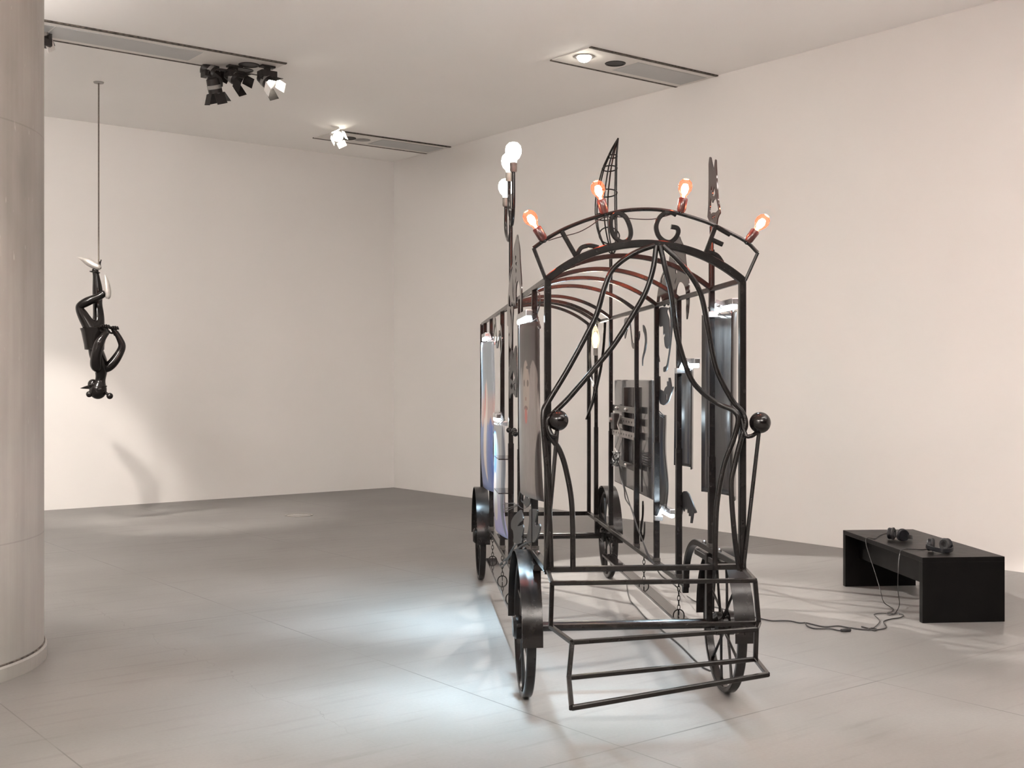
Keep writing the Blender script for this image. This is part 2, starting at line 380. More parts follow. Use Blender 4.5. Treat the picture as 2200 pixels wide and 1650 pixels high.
def side_plate(name, outs, u, parent, label=None, t=.006, sm=True, mat=None):
    """outs in (y,z) of the carriage"""
    o2 = []
    for o in outs:
        o2.append([(p.x, p.y) for p in (catmull([(a,b,0) for a,b in o], 5, True) if sm else [Vector((a,b,0)) for a,b in o])])
    me = plate_mesh(name, o2, t, Matrix.Translation((u,0,0)) @ SIDE)
    o = mesh_obj(name, me, mat or M['plate'], parent, False)
    if label: o['label'] = label
    return o

# ------------------------------------------------------------------ the room
WX, WY = 9.34, 14.86
def slab(name, lo, hi, mat):
    bm = bmesh.new(); box(bm, lo, hi); return struct(B(name, bm, mat, None, False))
slab('floor', (-9.2,-9.2,-.2), (WX+.2,WY+.2,0), M['floor'])
slab('ceiling', (-9.2,-9.2,CEIL), (WX+.2,WY+.2,CEIL+.2), M['ceil'])
slab('wall_back', (-9.2,WY,0), (WX+.2,WY+.2,CEIL), M['wall'])
slab('wall_right', (WX,-9.2,0), (WX+.2,WY,CEIL), M['wall'])
slab('wall_left', (-9.2,-9.2,0), (-9.0,WY,CEIL), M['wall'])
slab('wall_front', (-9.0,-9.2,0), (WX,-9.0,CEIL), M['darkwall'])

# concrete column
cc = cw(-2.71-.9309*.95, 6.92-.3653*.95, 0)
col = tag(B('column', lathe([(.95,0),(.95,CEIL)], 96), M['column']), 'round bare concrete column with streaked weathered surface at the left edge', 'column')
col.location = cc
col['kind'] = 'structure'
kb = B('base_ring', lathe([(.966,0),(.966,.07),(.957,.08),(.94,.08)], 96), M['column'], col)
B('base_joint', lathe([(.953,.079),(.956,.081),(.956,.088),(.951,.09)], 96), M['gap'], col)

# recessed floor lid
p = on_h(642, 1107, 0)
lid = thing('floor_lid', 'round steel access lid set flush in the concrete floor before the back wall', 'floor lid', p)
B('cover', lathe([(0,.003),(.13,.003),(.135,.002)], 40), M['lid'], lid)
B('frame', lathe([(.14,.0),(.14,.005),(.165,.005),(.165,0)], 40), M['steel'], lid)

# ------------------------------------------------------------------ ceiling slots
def slot(x0, x1, y0, y1, dif, label, extras):
    t = thing('ceiling_slot', label, 'ceiling panel', ((x0+x1)/2, (y0+y1)/2, CEIL))
    ox, oy = (x0+x1)/2, (y0+y1)/2
    bm = bmesh.new(); box(bm, (x0-ox,y0-oy,-.010), (x1-ox,y1-oy,-.001)); B('board', bm, M['slot'], t, False)
    for ya, yb in ((y0-.030,y0+.004),(y1-.004,y1+.030)):
        bm = bmesh.new(); box(bm, (x0-ox,ya-oy,-.013), (x1-ox,yb-oy,-.0005)); B('edge_gap', bm, M['gap'], t, False)
    for a, b in dif:
        bm = bmesh.new(); box(bm, (a-ox,y0+.09-oy,-.014), (b-ox,y1-.09-oy,-.009)); B('frosted_panel', bm, M['diff'], t, False)
    for kind, x, y in extras:
        if kind == 'lit':
            B('downlight_ring', lathe([(.075,-.011),(.075,-.02),(.098,-.02),(.104,-.0105)], 28, mat=Matrix.Translation((x-ox,y-oy,0))), M['steel'], t)
            B('bulb', sphere((x-ox,y-oy,-.012), .07, sc=(1,1,.8)), M['spoton'], t)
        if kind == 'dark':
            B('downlight_ring', lathe([(.085,-.011),(.085,-.018),(.10,-.018),(.106,-.0105)], 28, mat=Matrix.Translation((x-ox,y-oy,0))), M['fixture'], t)
            B('lens', lathe([(0,-.0125),(.086,-.0125),(.086,-.0115)], 28, mat=Matrix.Translation((x-ox,y-oy,0))), M['fixture'], t)
        if kind == 'disc':
            B('cover_disc', lathe([(0,-.013),(.10,-.013),(.105,-.0105)], 28, mat=Matrix.Translation((x-ox,y-oy,0))), M['lid'], t)
    return t
def hc(px, py, h=CEIL): q = on_h(px, py, h); return q.x, q.y
x_, y_ = hc(1255,119); x2_, y2_ = hc(1322,134)
slot(7.57, WX-.004, 8.555, 9.115, [(8.30, WX-.05)], 'recessed ceiling slot above the carriage with one lit downlight and one dark hole', [('lit',x_,y_),('dark',x2_,y2_)])
x3_, y3_ = hc(779,299); x4_, y4_ = hc(748,295)
slot(7.55, WX-.004, 13.42, 13.98, [(8.32, WX-.05)], 'small far ceiling light slot by the corner above the back wall', [('disc',x3_,y3_),('dark',x4_,y4_)])
x5_, y5_ = hc(535,137); x6_, y6_ = hc(529,148)
slot(.2, 5.555, 10.87, 11.42, [(1.0,3.32),(3.335,4.72)], 'long ceiling light slot on the left carrying the black track spotlights', [('dark',x5_,y5_),('dark',x6_-.02,y6_+.03)])

# ------------------------------------------------------------------ spotlights
def spotlight(label, px, py, Z, hd, tgt, lit=False, white=False, flaps=4, group=None, adapter=True):
    """a track spotlight: pivot at pixel/depth, head pointing at tgt"""
    c = at_depth(px, py, Z)
    t = thing('track_spotlight', label, 'spotlight', (c.x, c.y, CEIL-.012), 0, group)
    L = lambda q: Vector(q) - Vector((c.x, c.y, CEIL-.012))
    mb = M['white'] if white else M['fixture']
    d = (Vector(tgt)-c).normalized(); cl = L(c)
    if not white and adapter:
        bm = bmesh.new(); box(bm, (-.075,-.04,-.020), (.075,.04,.0), .004); box(bm, (-.025,-.025,-.06), (.025,.025,-.015)); B('track_adapter', bm, mb, t, False)
        bm = bmesh.new(); box(bm, (-.085,-.06,-.12), (.085,.06,-.055), .006); B('driver_box', bm, mb, t, False)
    sdv = d.cross(Vector((0,0,1))).normalized()
    top = Vector((0,0,-.11 if not white else 0)); bm = bmesh.new()
    sweep(bm, [top, top+(cl-top)*.45+sdv*.085, cl+sdv*.085], rect(.022,.006), False, (d.x,d.y,d.z)); B('yoke', bm, mb, t, False)
    m4 = aim(cl, d)
    prof = [(0,-.10),(.045,-.10),(.066,-.085),(.07,-.03)]
    B('head', lathe(prof+[(.07,.055),(.066,.055),(.06,.03),(0,.03)], 24, mat=m4), mb, t)
    B('band', lathe([(.0705,-.025),(.073,-.024),(.073,.012),(.0705,.013)], 24, mat=m4), mb if white else M['band'], t)
    B('lens', lathe([(0,.045),(.058,.045),(.058,.04),(0,.04)], 24, mat=m4), M['spoton'] if lit else M['fixture'], t)
    for k in range(flaps):
        a = k*2*PI/flaps + .5
        R = m4 @ Matrix.Rotation(a, 4, 'Z') @ Matrix.Translation((.072,0,.056)) @ Matrix.Rotation(-.45 if k % 2 else -.25, 4, 'Y').inverted()
        bm = bmesh.new(); box(bm, (-.002,-.055,0), (.002,.055,.11), 0, R)
        B('barn_door', bm, (M['white'] if (lit or white) and k % 2 == 0 else mb), t, False)
    return c, d
trk = 'black track spotlights on the left ceiling slot'
aimW = cw(.9, 7.4, .4)
spotlight('leftmost black track spotlight of the three, tilted toward the right', 453, 155, 12.05, 0, cw(3.0,12.2,.6), group=trk)
spotlight('lowest black track spotlight, hanging beneath the leftmost one and pointing down', 461, 188, 12.0, 0, at_depth(472, 240, 12.08), group=trk, adapter=False)
spotlight('middle black track spotlight, unlit, turned toward the camera', 504, 166, 12.05, 0, cw(2.6,10.6,.6), group=trk)
c3, d3 = spotlight('lit black track spotlight at the right end of the slot with white flaps', 574, 174, 12.05, 0, cw(2.4,9.8,.0), lit=True, group=trk)
cF, dF = spotlight('lit white spotlight in the far small ceiling slot', 725, 291, 15.25, 0, cw(.1,8.0,.8), lit=True, white=True)
cH, dH = spotlight('black spotlight mostly hidden behind the top of the concrete column', 88, 68, 10.9, 0, cw(-5.2,14.2,0), lit=True)

# ------------------------------------------------------------------ lights
def spot_light(name, p, tgt, W, ang, blend, col, r=.05):
    l = D.lights.new(name, 'SPOT'); l.energy = W; l.spot_size = math.radians(ang); l.spot_blend = blend; l.color = col; l.shadow_soft_size = r
    o = D.objects.new(name, l); COL.objects.link(o); o.location = p
    o.rotation_euler = (Vector(tgt)-Vector(p)).to_track_quat('-Z','Y').to_euler(); return o
def area_light(name, p, tgt, W, sx, sy, col, spread=180):
    l = D.lights.new(name, 'AREA'); l.shape = 'RECTANGLE'; l.size = sx; l.size_y = sy; l.energy = W; l.color = col; l.spread = math.radians(spread)
    o = D.objects.new(name, l); COL.objects.link(o); o.location = p
    o.rotation_euler = (Vector(tgt)-Vector(p)).to_track_quat('-Z','Y').to_euler(); return o
WARM = (1.0,.925,.87); NEUT = (1.0,.955,.93)
spot_light('slot_spot', c3+d3*.19, cw(2.0,9.2,.0), 1050, 29, .12, (1,.93,.86), .035)
spot_light('far_slot_spot', cF+dF*.19, cw(1.5,7.6,.3), 150, 17, .5, (1,.93,.86), .035)
spot_light('downlight', Vector((x_,y_,CEIL-.10)), cw(1.0,8.2,.0), 330, 36, .35, (1,.93,.86), .04)
spot_light('column_spot', cH+dH*.19, Vector((4.5,14.86,-.3)), 230, 36, .5, (1,.91,.82), .04)
spot_light('column_floor_spot', Vector((2.4,11.1,4.5)), Vector((5.6,12.85,.0)), 520, 32, .95, (1,.91,.82), .12)
# added fill lamps outside the frame, without fixtures: towards walls, ceiling and floor
for y in (-5,0): area_light('added_wall_fill', (-6.8,y,CEIL-.05), (-9,y,2.2), 130, .5, 2.6, WARM)
area_light('added_wall_fill', (6.6,.8,CEIL-.06), (WX,5.5,2.2), 16, .5, 2.0, (.90,.95,1.0))
area_light('added_wall_fill', (.4,8.6,CEIL-.06), (4.5,14.86,2.3), 130, 2.0, .5, WARM)
for p, W in ((cw(-6.0,7.4,1.9),110),(cw(4.2,4.6,2.2),50),(Vector((-4,0,2.3)),620),(Vector((.5,-2.5,2.3)),380)):
    area_light('added_ceiling_fill', p, p+Vector((0,0,1)), W, 1.2, 1.2, WARM, 110)
for i, (x, y, W) in enumerate([(-5,4,40),(4.4,1.2,30)]):
    area_light('added_down_fill', (x,y,CEIL-.03), (x,y,0), W, 2.6, .5, WARM)
w = D.worlds.new('world'); SC.world = w; w.use_nodes = True
w.node_tree.nodes['Background'].inputs[0].default_value = (.02,.018,.016,1)

# ------------------------------------------------------------------ the carriage
ROT = YAW + A
org = cw(OX, OZ, 0)
CAR = thing('carriage', 'black wire-frame fairground carriage on four spoked wheels with bulbs on its arched front', 'carriage sculpture', org, ROT)
CM = Matrix.Translation(org) @ Matrix.Rotation(ROT, 4, 'Z')
BK = M['black']
HW = .452; ZT = 2.05; ZB = .73; ZL = .457; LEN = 4.60
ST = [.55, 1.28, 1.88, 2.52, 3.52, 4.22]
def part(name, bm, mat=None, parent=None, label=None, smooth=True): return B(name, bm, mat or BK, parent or CAR, smooth, label)
# corner posts
for sx in (-1,1):
    part('corner_post', bar((sx*HW,0,ZB-.02), (sx*HW,0,ZT), .030, .036, (0,1,0)))
    part('corner_post', bar((sx*HW,LEN,ZL), (sx*HW,LEN,ZT), .030, .036, (0,1,0)))
    for v in ST:
        zb = ZB if v < 1 else ZL
        bm = bar((sx*HW,v,zb+.02), (sx*HW,v,1.20), .034, .034, (0,1,0)); bar((sx*HW,v,1.18), (sx*HW,v,ZT-.01), .028, .028, (0,1,0), bm)
        part('side_post', bm)
        B('collar', bar((sx*HW,v,zb+.012), (sx*HW,v,zb+.032), .042, .042, (0,1,0)), M['dsteel'], CAR)
    part('top_rail', bar((sx*HW,-.01,ZT), (sx*HW,LEN,ZT), .018, .026))
    # gooseneck side beam: level over the front wheel, then down to the low rail
    path = [(sx*HW,0,ZB),(sx*HW,.80,ZB)] + [(sx*HW, .80+.31*math.sin(a), ZB-.25+.25*math.cos(a)) for a in [PI/2*k/12 for k in range(1,13)]] + [(sx*HW,1.125,ZL-.045)]
    bm = bmesh.new(); sweep(bm, path, rect(.032,.034,.003), False, (1,0,0)); part('side_beam', bm)
    part('floor_rail', bar((sx*HW,1.09,ZL), (sx*HW,LEN,ZL), .034, .030))
    # wheel struts from beam to axle
    for vv in (.55,):
        part('axle_strut', bar((sx*(HW-.015),vv,.345), (sx*(HW-.015),vv,ZB-.02), .032, .04, (0,1,0)))
    part('axle_strut', bar((sx*(HW-.015),4.10,.34), (sx*(HW-.015),4.10,ZL-.01), .032, .04, (0,1,0)))
    B('mounting_plate', bar((sx*HW,.33,ZB-.045), (sx*HW,.80,ZB-.045), .055, .03), BK, CAR)
    for vv in (.40,.70):
        B('bolt', lathe([(.012,0),(.012,.012),(.006,.018)], 8, mat=Matrix.Translation((sx*HW,vv,ZB+.010))), M['dsteel'], CAR)
part('front_bar', bar((-HW,0,ZB), (HW,0,ZB), .034, .024))
part('rear_bar', bar((-HW,LEN,ZL), (HW,LEN,ZL), .03, .034))
# roof arches
def arch(v, r=.02, name='roof_arch', front=False):
    Rr = .165; rad = (HW*HW+Rr*Rr)/(2*Rr); cz = ZT+Rr-rad; a0 = math.asin(HW/rad)
    pts = [(rad*math.sin(a), v, cz+rad*math.cos(a)) for a in [-a0+2*a0*k/40 for k in range(41)]]
    bm = bmesh.new()
    if front: sweep(bm, pts, rect(.034,.036,.003), False, (0,1,0))
    else: sweep(bm, pts, rect(.024,.026,.003), False, (0,1,0))
    return part(name, bm)
arch(0, front=True)
for v in (.55,1.28,1.88,2.52,3.52,4.0,4.22): arch(v)
arch(LEN)
# crown above the front arch
def crop(o, s, pts): return [(o[0]+x/s, o[1]+y/s) for x, y in pts]
o4 = (1130,380)
cpx = [(1172,598),(1146,533)]
apx = [(1146,533),(1168,517),(1206,495),(1243,479),(1280,466.5),(1335,453.5),(1390,449.5),(1440,454),(1500,471),(1540,486.5),(1600,517),(1628,543)]
bm = bmesh.new()
sweep(bm, [FR(1172,600,0), FR(1146,533,0)], circ(.008,8)); sweep(bm, catmull([FR(x,y,0) for x,y in apx], 5), circ(.009,8)); sweep(bm, [FR(1628,543,0), FR(1601,603,0)], circ(.008,8))
part('crown_arch', bm)
def letter(lines, label):
    bm = bmesh.new()
    for pts, cl, sm in lines:
        q = [FR(x,y,0) for x,y in crop(o4,4,pts)]
        if sm: q = catmull(q, 5, cl)
        sweep(bm, q, rect(.020,.020,.003), cl, (0,1,0))
    part('letter', bm, label=label)
letter([([(305,465),(437,697)],False,False), ([(435,690),(450,645),(480,607),(540,592),(590,598),(622,608)],False,True)], 'bent steel letter L')
letter([([(790,312),(850,340),(885,405),(900,470),(893,520),(862,553),(815,558),(765,520),(735,460),(727,400),(738,345)],True,True)], 'bent steel letter O')
letter([([(1292,327),(1250,307),(1190,313),(1140,360),(1118,430),(1138,505),(1185,550),(1238,560),(1285,525),(1308,475),(1297,440),(1245,428)],False,True)], 'bent steel letter G')
letter([([(1632,415),(1540,662)],False,False), ([(1630,425),(1755,497)],False,False), ([(1590,537),(1690,582)],False,False), ([(1540,662),(1592,655),(1645,680),(1685,737)],False,True)], 'bent steel letter E')
# wire slung between the red lamps
bm = bmesh.new()
wire = [(1178,517),(1200,510),(1240,500),(1266,487),(1296,468),(1330,466),(1360,470),(1400,471),(1430,464),(1455,456)]
sweep(bm, catmull([FR(x,y,.012) for x,y in wire], 5), circ(.0025,6))
sweep(bm, [FR(1171,518,.01), FR(1150,534,.01), FR(1174,597,.01)], circ(.0035,6))
part('lamp_wire', bm, M['cable'])

# curtain tubes (drape of the front)
def ctube(pts, vs=None, r=.0125, bm=None):
    q = []
    for i, e in enumerate(pts):
        v = e[2] if len(e) > 2 else -.03
        q.append(FR(e[0], e[1], v))
    bm = bm or bmesh.new(); sweep(bm, catmull(q, 6), circ(r, 10)); return bm
part('curtain_tube', ctube([(1406,527,-.02),(1360,545),(1318,577),(1299,617),(1283,672),(1262,716),(1218,797),(1181,858),(1168,882,-.04),(1168,925,-.05),(1174,1000,-.045),(1180,1090,-.04),(1184,1226,-.01)]))
part('curtain_tube', ctube([(1410,528,-.02),(1403,578),(1389,623),(1366,666),(1318,742),(1267,803),(1222,855),(1190,887,-.05),(1176,905,-.055),(1181,935,-.05),(1202,967,-.04),(1217,1014),(1229,1091),(1231,1224,-.01)]))
part('curtain_tube', ctube([(1424,528,-.02),(1456,558),(1488,598),(1507,637),(1520,700),(1538,790),(1571,857),(1594,884,-.04),(1602,912,-.05),(1593,940,-.05),(1578,1000,-.045),(1571,1045,-.04),(1578,1150,-.03),(1588,1224,-.01)]))
part('curtain_tube', ctube([(1418,528,-.02),(1430,580),(1443,636),(1455,722),(1481,806),(1508,842),(1542,867),(1574,881,-.05),(1586,900,-.06),(1577,940,-.05),(1555,1000,-.04),(1541,1077),(1537,1150),(1536,1224,-.01)]))
# tieback hooks and ball rods
part('tieback_hook', ctube([(1176,902,-.045),(1180,922,-.06),(1187,936,-.07),(1194,936,-.06),(1197,926,-.05)], r=.010))
part('tieback_hook', ctube([(1592,900,-.045),(1602,934,-.06),(1612,937,-.07),(1621,933,-.06),(1629,925,-.05)], r=.010))
for tp, bt, rr in (((1199,903),(1171,1224),.047),((1633,908),(1598,1216),.049)):
    a_ = FR(*tp,-.05); b_ = FR(*bt,-.02); bm = tube([b_, a_], .0095, 8)
    rd = part('ball_rod', bm)
    B('ball', sphere(a_, rr, u=32, v=18), M['latex'], rd)
# steps
def HV(px, py, h): return H(px, py, h)
z1, z2, z3 = ZB, .533, .40
tl, tr = HV(1186,1253,z1), HV(1622,1247,z1)
ml, mr_ = HV(1183,1346,z2), HV(1630,1339,z2)
nl, nr = HV(1229,1380,z2), HV(1625,1352,z2)
ql, qr = HV(1222,1456,z3), HV(1623,1416,z3)
el, er = HV(1228,1521,z3), HV(1649,1449,z3)
fl, fr = Vector((-HW,0,ZB)), Vector((HW,0,ZB))
stp = part('front_steps', tube([fl, tl], .010, 8), label='stair-shaped outline of thin bars at the front')
for nm, pq in (('step_side',[fr,tr]),('step_bar',[tl,tr]),('step_side',[tl,ml]),('step_side',[tr,mr_]),('step_bar',[ml,mr_]),('step_side',[ml,nl]),('step_side',[mr_,nr]),('step_bar',[nl,nr]),('step_side',[nl,ql]),('step_side',[nr,qr]),('step_bar',[ql,qr]),('step_side',[ql,el]),('step_side',[qr,er]),('step_bar',[el,er])):
    B(nm, bar(pq[0], pq[1], .019, .019, (0,0,1) if abs((Vector(pq[1])-Vector(pq[0])).normalized().z) < .8 else (0,1,0)), BK, stp)
# wheels
R = .345
def wheel_at(u, v):
    T = Matrix.Translation((u,v,R)) @ Matrix.Rotation(PI/2, 4, 'Y')
    bm = bmesh.new(); n = 72
    pts = [(math.cos(2*PI*k/n)*(R-.014), math.sin(2*PI*k/n)*(R-.014), 0) for k in range(n)]
    sweep(bm, pts, rect(.028,.046,.005), True, (0,0,1))
    bm.transform(T)
    w_ = part('wheel', bm)
    B('hub', lathe([(.0,-.06),(.045,-.06),(.06,-.045),(.06,-.02),(.035,-.015),(.035,.015),(.06,.02),(.06,.045),(.045,.06),(0,.06)], 24, mat=T), BK, w_)
    for k in range(10):
        a = 2*PI*k/10 + .15
        c_, s_ = math.cos(a), math.sin(a); bm = bmesh.new()
        off = .014 if k % 2 else -.014
        sweep(bm, [(c_*.045,s_*.045,off),(c_*.19,s_*.19,off*.5),(c_*(R-.022),s_*(R-.022),0)], circ(.0075,8), scale=[1.1,.9,1.15])
        bm.transform(T); B('spoke', bm, BK, w_)
    return w_
FV, RV = .60, 4.10
UL, UR = -.497, .53
for u in (UL, UR):
    for v in (FV, RV): wheel_at(u, v)
for u in (UL, UR):
    for v in (FV, RV):
        R2 = .385; n = 30
        pts = [(u, v+R2*math.cos(a), R+R2*math.sin(a)) for a in [PI*k/n for k in range(n+1)]]
        pts = [(u, v+R2, R-.02)] + pts + [(u, v-R2, R-.02)]
        bm = bmesh.new(); sweep(bm, pts, rect(.006,.10), False, (1,0,0))
        fd = part('fender', bm)
        sg = 1 if u > 0 else -1
        bm = bar((u-.07*sg, v, R+R2-.012), (u+.04*sg, v, R+R2-.012), .03, .014, (0,0,1)); B('fender_bracket', bm, BK, fd)
part('axle', tube([(UL+.02,FV,R),(UR-.02,FV,R)], .025, 16))
part('axle', tube([(UL+.02,RV,R-.01),(UR-.02,RV,R-.01)], .025, 16))

# ----- lamps
def lamp(base, tip, kind, socket_len=.075):
    """lamp on the frame: socket from base towards the bulb"""
    base, tip = Vector(base), Vector(tip); d = (tip-base).normalized(); m4 = aim(base, d)
    L = CM @ tip
    if kind == 'red':
        o = part('lamp', lathe([(.004,-.012),(.009,-.01),(.009,.005),(.0,.006)], 10, mat=m4), label='small filament lamp glowing red')
        B('socket', lathe([(0,0),(.015,0),(.021,.012),(.022,.062),(.019,.066),(0,.066)], 20, mat=m4), M['socket'], o)
        B('glass_bulb', lathe([(.012,.066),(.013,.076),(.021,.089),(.030,.104),(.0325,.122),(.027,.141),(.014,.153),(0,.155)], 24, mat=m4), M['glassr'], o)
        B('filament', lathe([(0,.066),(.006,.068),(.006,.080),(.015,.094),(.0175,.113),(.011,.130),(0,.134)], 16, mat=m4), M['fil'], o)
        lp = D.lights.new('red_lamp_light','POINT'); lp.energy = RED_W; lp.color = (1,.12,.045); lp.shadow_soft_size = .02
        q = D.objects.new('red_lamp_light', lp); COL.objects.link(q); q.location = CM @ (base + d*.165)
    elif kind == 'globe':
        o = part('lamp', lathe([(.010,-.02),(.010,.0),(0,.001)], 10, mat=m4), label='bright white globe lamp')
        B('socket', lathe([(0,0),(.019,0),(.022,.01),(.022,.055),(0,.056)], 20, mat=m4), M['sockw'], o)
        B('glass_bulb', lathe([(.018,.055),(.020,.07),(.036,.085),(.047,.11),(.0485,.13),(.043,.155),(.027,.173),(0,.18)], 28, mat=m4), M['globe'], o)
        lp = D.lights.new('globe_lamp_light','POINT'); lp.energy = GLOBE_W; lp.color = (1,.92,.80); lp.shadow_soft_size = .045
        q = D.objects.new('globe_lamp_light', lp); COL.objects.link(q); q.location = CM @ (base + d*.24)
    else:
        o = part('lamp', lathe([(.010,-.02),(.010,.0),(0,.001)], 10, mat=m4), label='clear flame-shaped lamp')
        B('socket', lathe([(0,0),(.016,0),(.018,.01),(.018,.06),(0,.061)], 20, mat=m4), M['sockw'], o)
        B('glass_bulb', lathe([(.015,.06),(.024,.08),(.033,.115),(.034,.14),(.026,.185),(.012,.23),(0,.25)], 24, mat=m4), M['glassw'], o)
        B('filament', lathe([(0,.062),(.010,.066),(.014,.09),(.022,.125),(.020,.15),(.009,.18),(0,.188)], 16, mat=m4), M['filw'], o)
        lp = D.lights.new('candle_lamp_light','POINT'); lp.energy = 1.6; lp.color = (1,.88,.70); lp.shadow_soft_size = .03
        q = D.objects.new('candle_lamp_light', lp); COL.objects.link(q); q.location = CM @ (base + d*.205)
RED_W = 7.0; GLOBE_W = 7.0
for b_, t_ in (((1169,516),(1143,474)),((1299,459),(1287,414)),((1463,456),(1471,408)),((1605,520),(1632,484))):
    lamp(FR(*b_,0), FR(*t_,0), 'red')
# candelabra on the left side
vC = ST[2]
pole = part('candelabra_pole', tube([(-HW,vC,ZT),(-HW,vC,2.62)], .012, 10))
arms = [(vC-.17, 2.83, 2.53),(vC+.12, 2.82, 2.60),(vC+.36, 2.70, 2.46)]
for v, zt, zl in arms:
    q = catmull([(-HW,vC,zl+.03),(-HW,vC+(v-vC)*.45,zl),(-HW,v,zl+.09),(-HW,v,zt)], 6)
    bm = bmesh.new(); sweep(bm, q, circ(.011,10)); part('candelabra_arm', bm)
    lamp((-HW,v,zt), (-HW,v,zt+.2), 'globe')
# flame lamp at the rear right with its bent leaf of flat bar
lb = S(1279.5,764,HW-.03)
lamp(lb, lb+Vector((0,0,.2)), 'candle')
for pts in ([(1300,692),(1297,740),(1291,790),(1283,828),(1279,850)], [(1270,697),(1267,760),(1271,810),(1277,842),(1264,890),(1260,900)], [(1281,842),(1276,858),(1268,880),(1261,898)]):
    bm = bmesh.new(); sweep(bm, catmull([S(x,y,HW-.02) for x,y in pts], 6), rect(.012,.02,.002), False, (1,0,0)); part('leaf_bar', bm)

# ----- cut-out plates on the sides
def SP(px, o, s, u): return [(q.y, q.z) for q in [S(x,y,u) for x,y in crop(o,s,px)]]
uR = HW
oc = (1400,320); sc = 9.167
cat_out = [(1145,165),(1160,158),(1172,175),(1226,440),(1255,220),(1264,205),(1273,225),(1290,600),(1312,960),(1357,1262),(1330,1310),(1305,1370),(1290,1480),(1215,1640),(1195,1640),(1165,1500),(1148,1430),(1108,1340),(1125,1110),(1132,700),(1130,300)]
cat_holes = [[(1170,930),(1205,1062),(1225,1010),(1252,990),(1276,955),(1322,1195),(1290,1235),(1262,1255),(1240,1248),(1205,1255),(1170,1292),(1153,1260)],
             [(1180,735),(1195,740),(1200,790),(1190,830),(1192,870),(1176,885)], [(1215,820),(1240,740),(1250,760),(1258,880),(1240,930),(1215,960),(1205,900)],
             [(1203,1312),(1217,1310),(1222,1385),(1207,1388)], [(1237,1300),(1252,1305),(1254,1345),(1240,1370)]]
side_plate('cat_face_plate', [SP(cat_out,oc,sc,uR)] + [SP(h,oc,sc,uR) for h in cat_holes], uR, CAR, 'cut-out face with two pointed ears on a pole', sm=False)
q0 = S(1531,498,uR)
part('sign_pole', tube([(uR,ST[0],ZT),(uR,ST[0],2.25)], .016, 10)); part('sign_pole', tube([(uR,ST[0],2.22),(uR,ST[0],q0.z+.03)], .011, 10))
# big flame-shaped plate; the left side carries its mirror image
of = (1380,480)
fl_out = [(680,250),(720,330),(765,430),(800,560),(818,750),(845,930),(872,1100),(886,1300),(882,1520),(872,1700),(850,1850),(836,1880),(828,1700),(832,1560),(815,1310),(770,1190),(715,1155),(665,1195),(632,1330),(625,1560),(600,1640),(575,1560),(565,1640),(548,1580),(520,1640),(500,1560),(470,1620),(440,1560),(400,1640),(375,1600),(345,1470),(325,1430),(300,1500),(290,1640),(255,1640),(258,1480),(285,1290),(335,1060),(400,920),(470,820),(495,700),(530,500),(600,380)]
fl_holes = [[(604,660),(640,690),(606,765)], [(615,820),(650,785),(685,810),(697,868),(640,850)], [(606,1160),(640,1060),(636,1110),(612,1210)], [(618,900),(655,950),(628,1005)],
            [(462,1010),(480,1250),(540,1540),(505,1500),(466,1300)], [(440,885),(470,905),(395,1030),(345,1180),(335,1170),(360,1050)], [(505,1120),(525,1260),(530,1380),(515,1300)]]
def mir(outs): return outs
fo = SP(fl_out,of,9.167,uR); fh = [SP(h,of,9.167,uR) for h in fl_holes]
side_plate('flame_plate', [fo]+fh, uR+.012, CAR, 'large black flame-shaped cut-out rising above the right rail')
side_plate('flame_plate', [fo]+fh, -HW-.012, CAR, 'large black flame-shaped cut-out rising above the left rail')
o5 = (1290,640)
up_ = [(430,410),(520,405),(545,600),(575,868),(605,888),(640,868),(700,700),(715,655),(712,780),(650,970),(608,1002),(580,985),(560,900),(535,600),(500,530),(440,780),(425,770),(420,560)]
cr_ = [(785,530),(832,620),(852,830),(832,1020),(786,1190),(772,1340),(770,1180),(800,1040),(824,850),(812,720),(790,650)]
bl_ = [(1110,200),(1260,195),(1245,280),(1290,440),(1307,800),(1290,960),(1255,1000),(1215,950),(1200,840),(1198,780),(1215,735),(1200,690),(1180,720),(1175,560),(1110,560),(1100,400)]
rb_ = [(1285,200),(1385,200),(1360,500),(1322,900),(1290,1150),(1252,1400),(1212,1455),(1185,1448),(1188,1365),(1238,1332),(1268,1200),(1300,950),(1320,600),(1312,350)]
lb_ = [(1065,270),(1088,270),(1092,600),(1085,900),(1078,1000),(1110,1180),(1115,1260),(1062,1070),(1050,1000),(1066,800),(1060,500)]
lab5 = {'hook_plate': (up_, 'flat hook-shaped plate hanging below the rail'), 'crescent_plate': (cr_, 'thin crescent plate'), 'drop_plate': (bl_, 'black drop-shaped plate'), 'ribbon_plate': (rb_, 'long curved ribbon plate')}
for nm, (pp, lb2) in lab5.items():
    q = SP(pp,o5,9.167,uR)
    side_plate(nm, [q], uR+.02, CAR, lb2+' on the right side', mat=M['plate'] if nm == 'hook_plate' else M['strap']); side_plate(nm, [q], -HW-.02, CAR, lb2+' on the left side')
side_plate('ribbon_plate', [SP(lb_,o5,9.167,uR)], uR+.015, CAR)
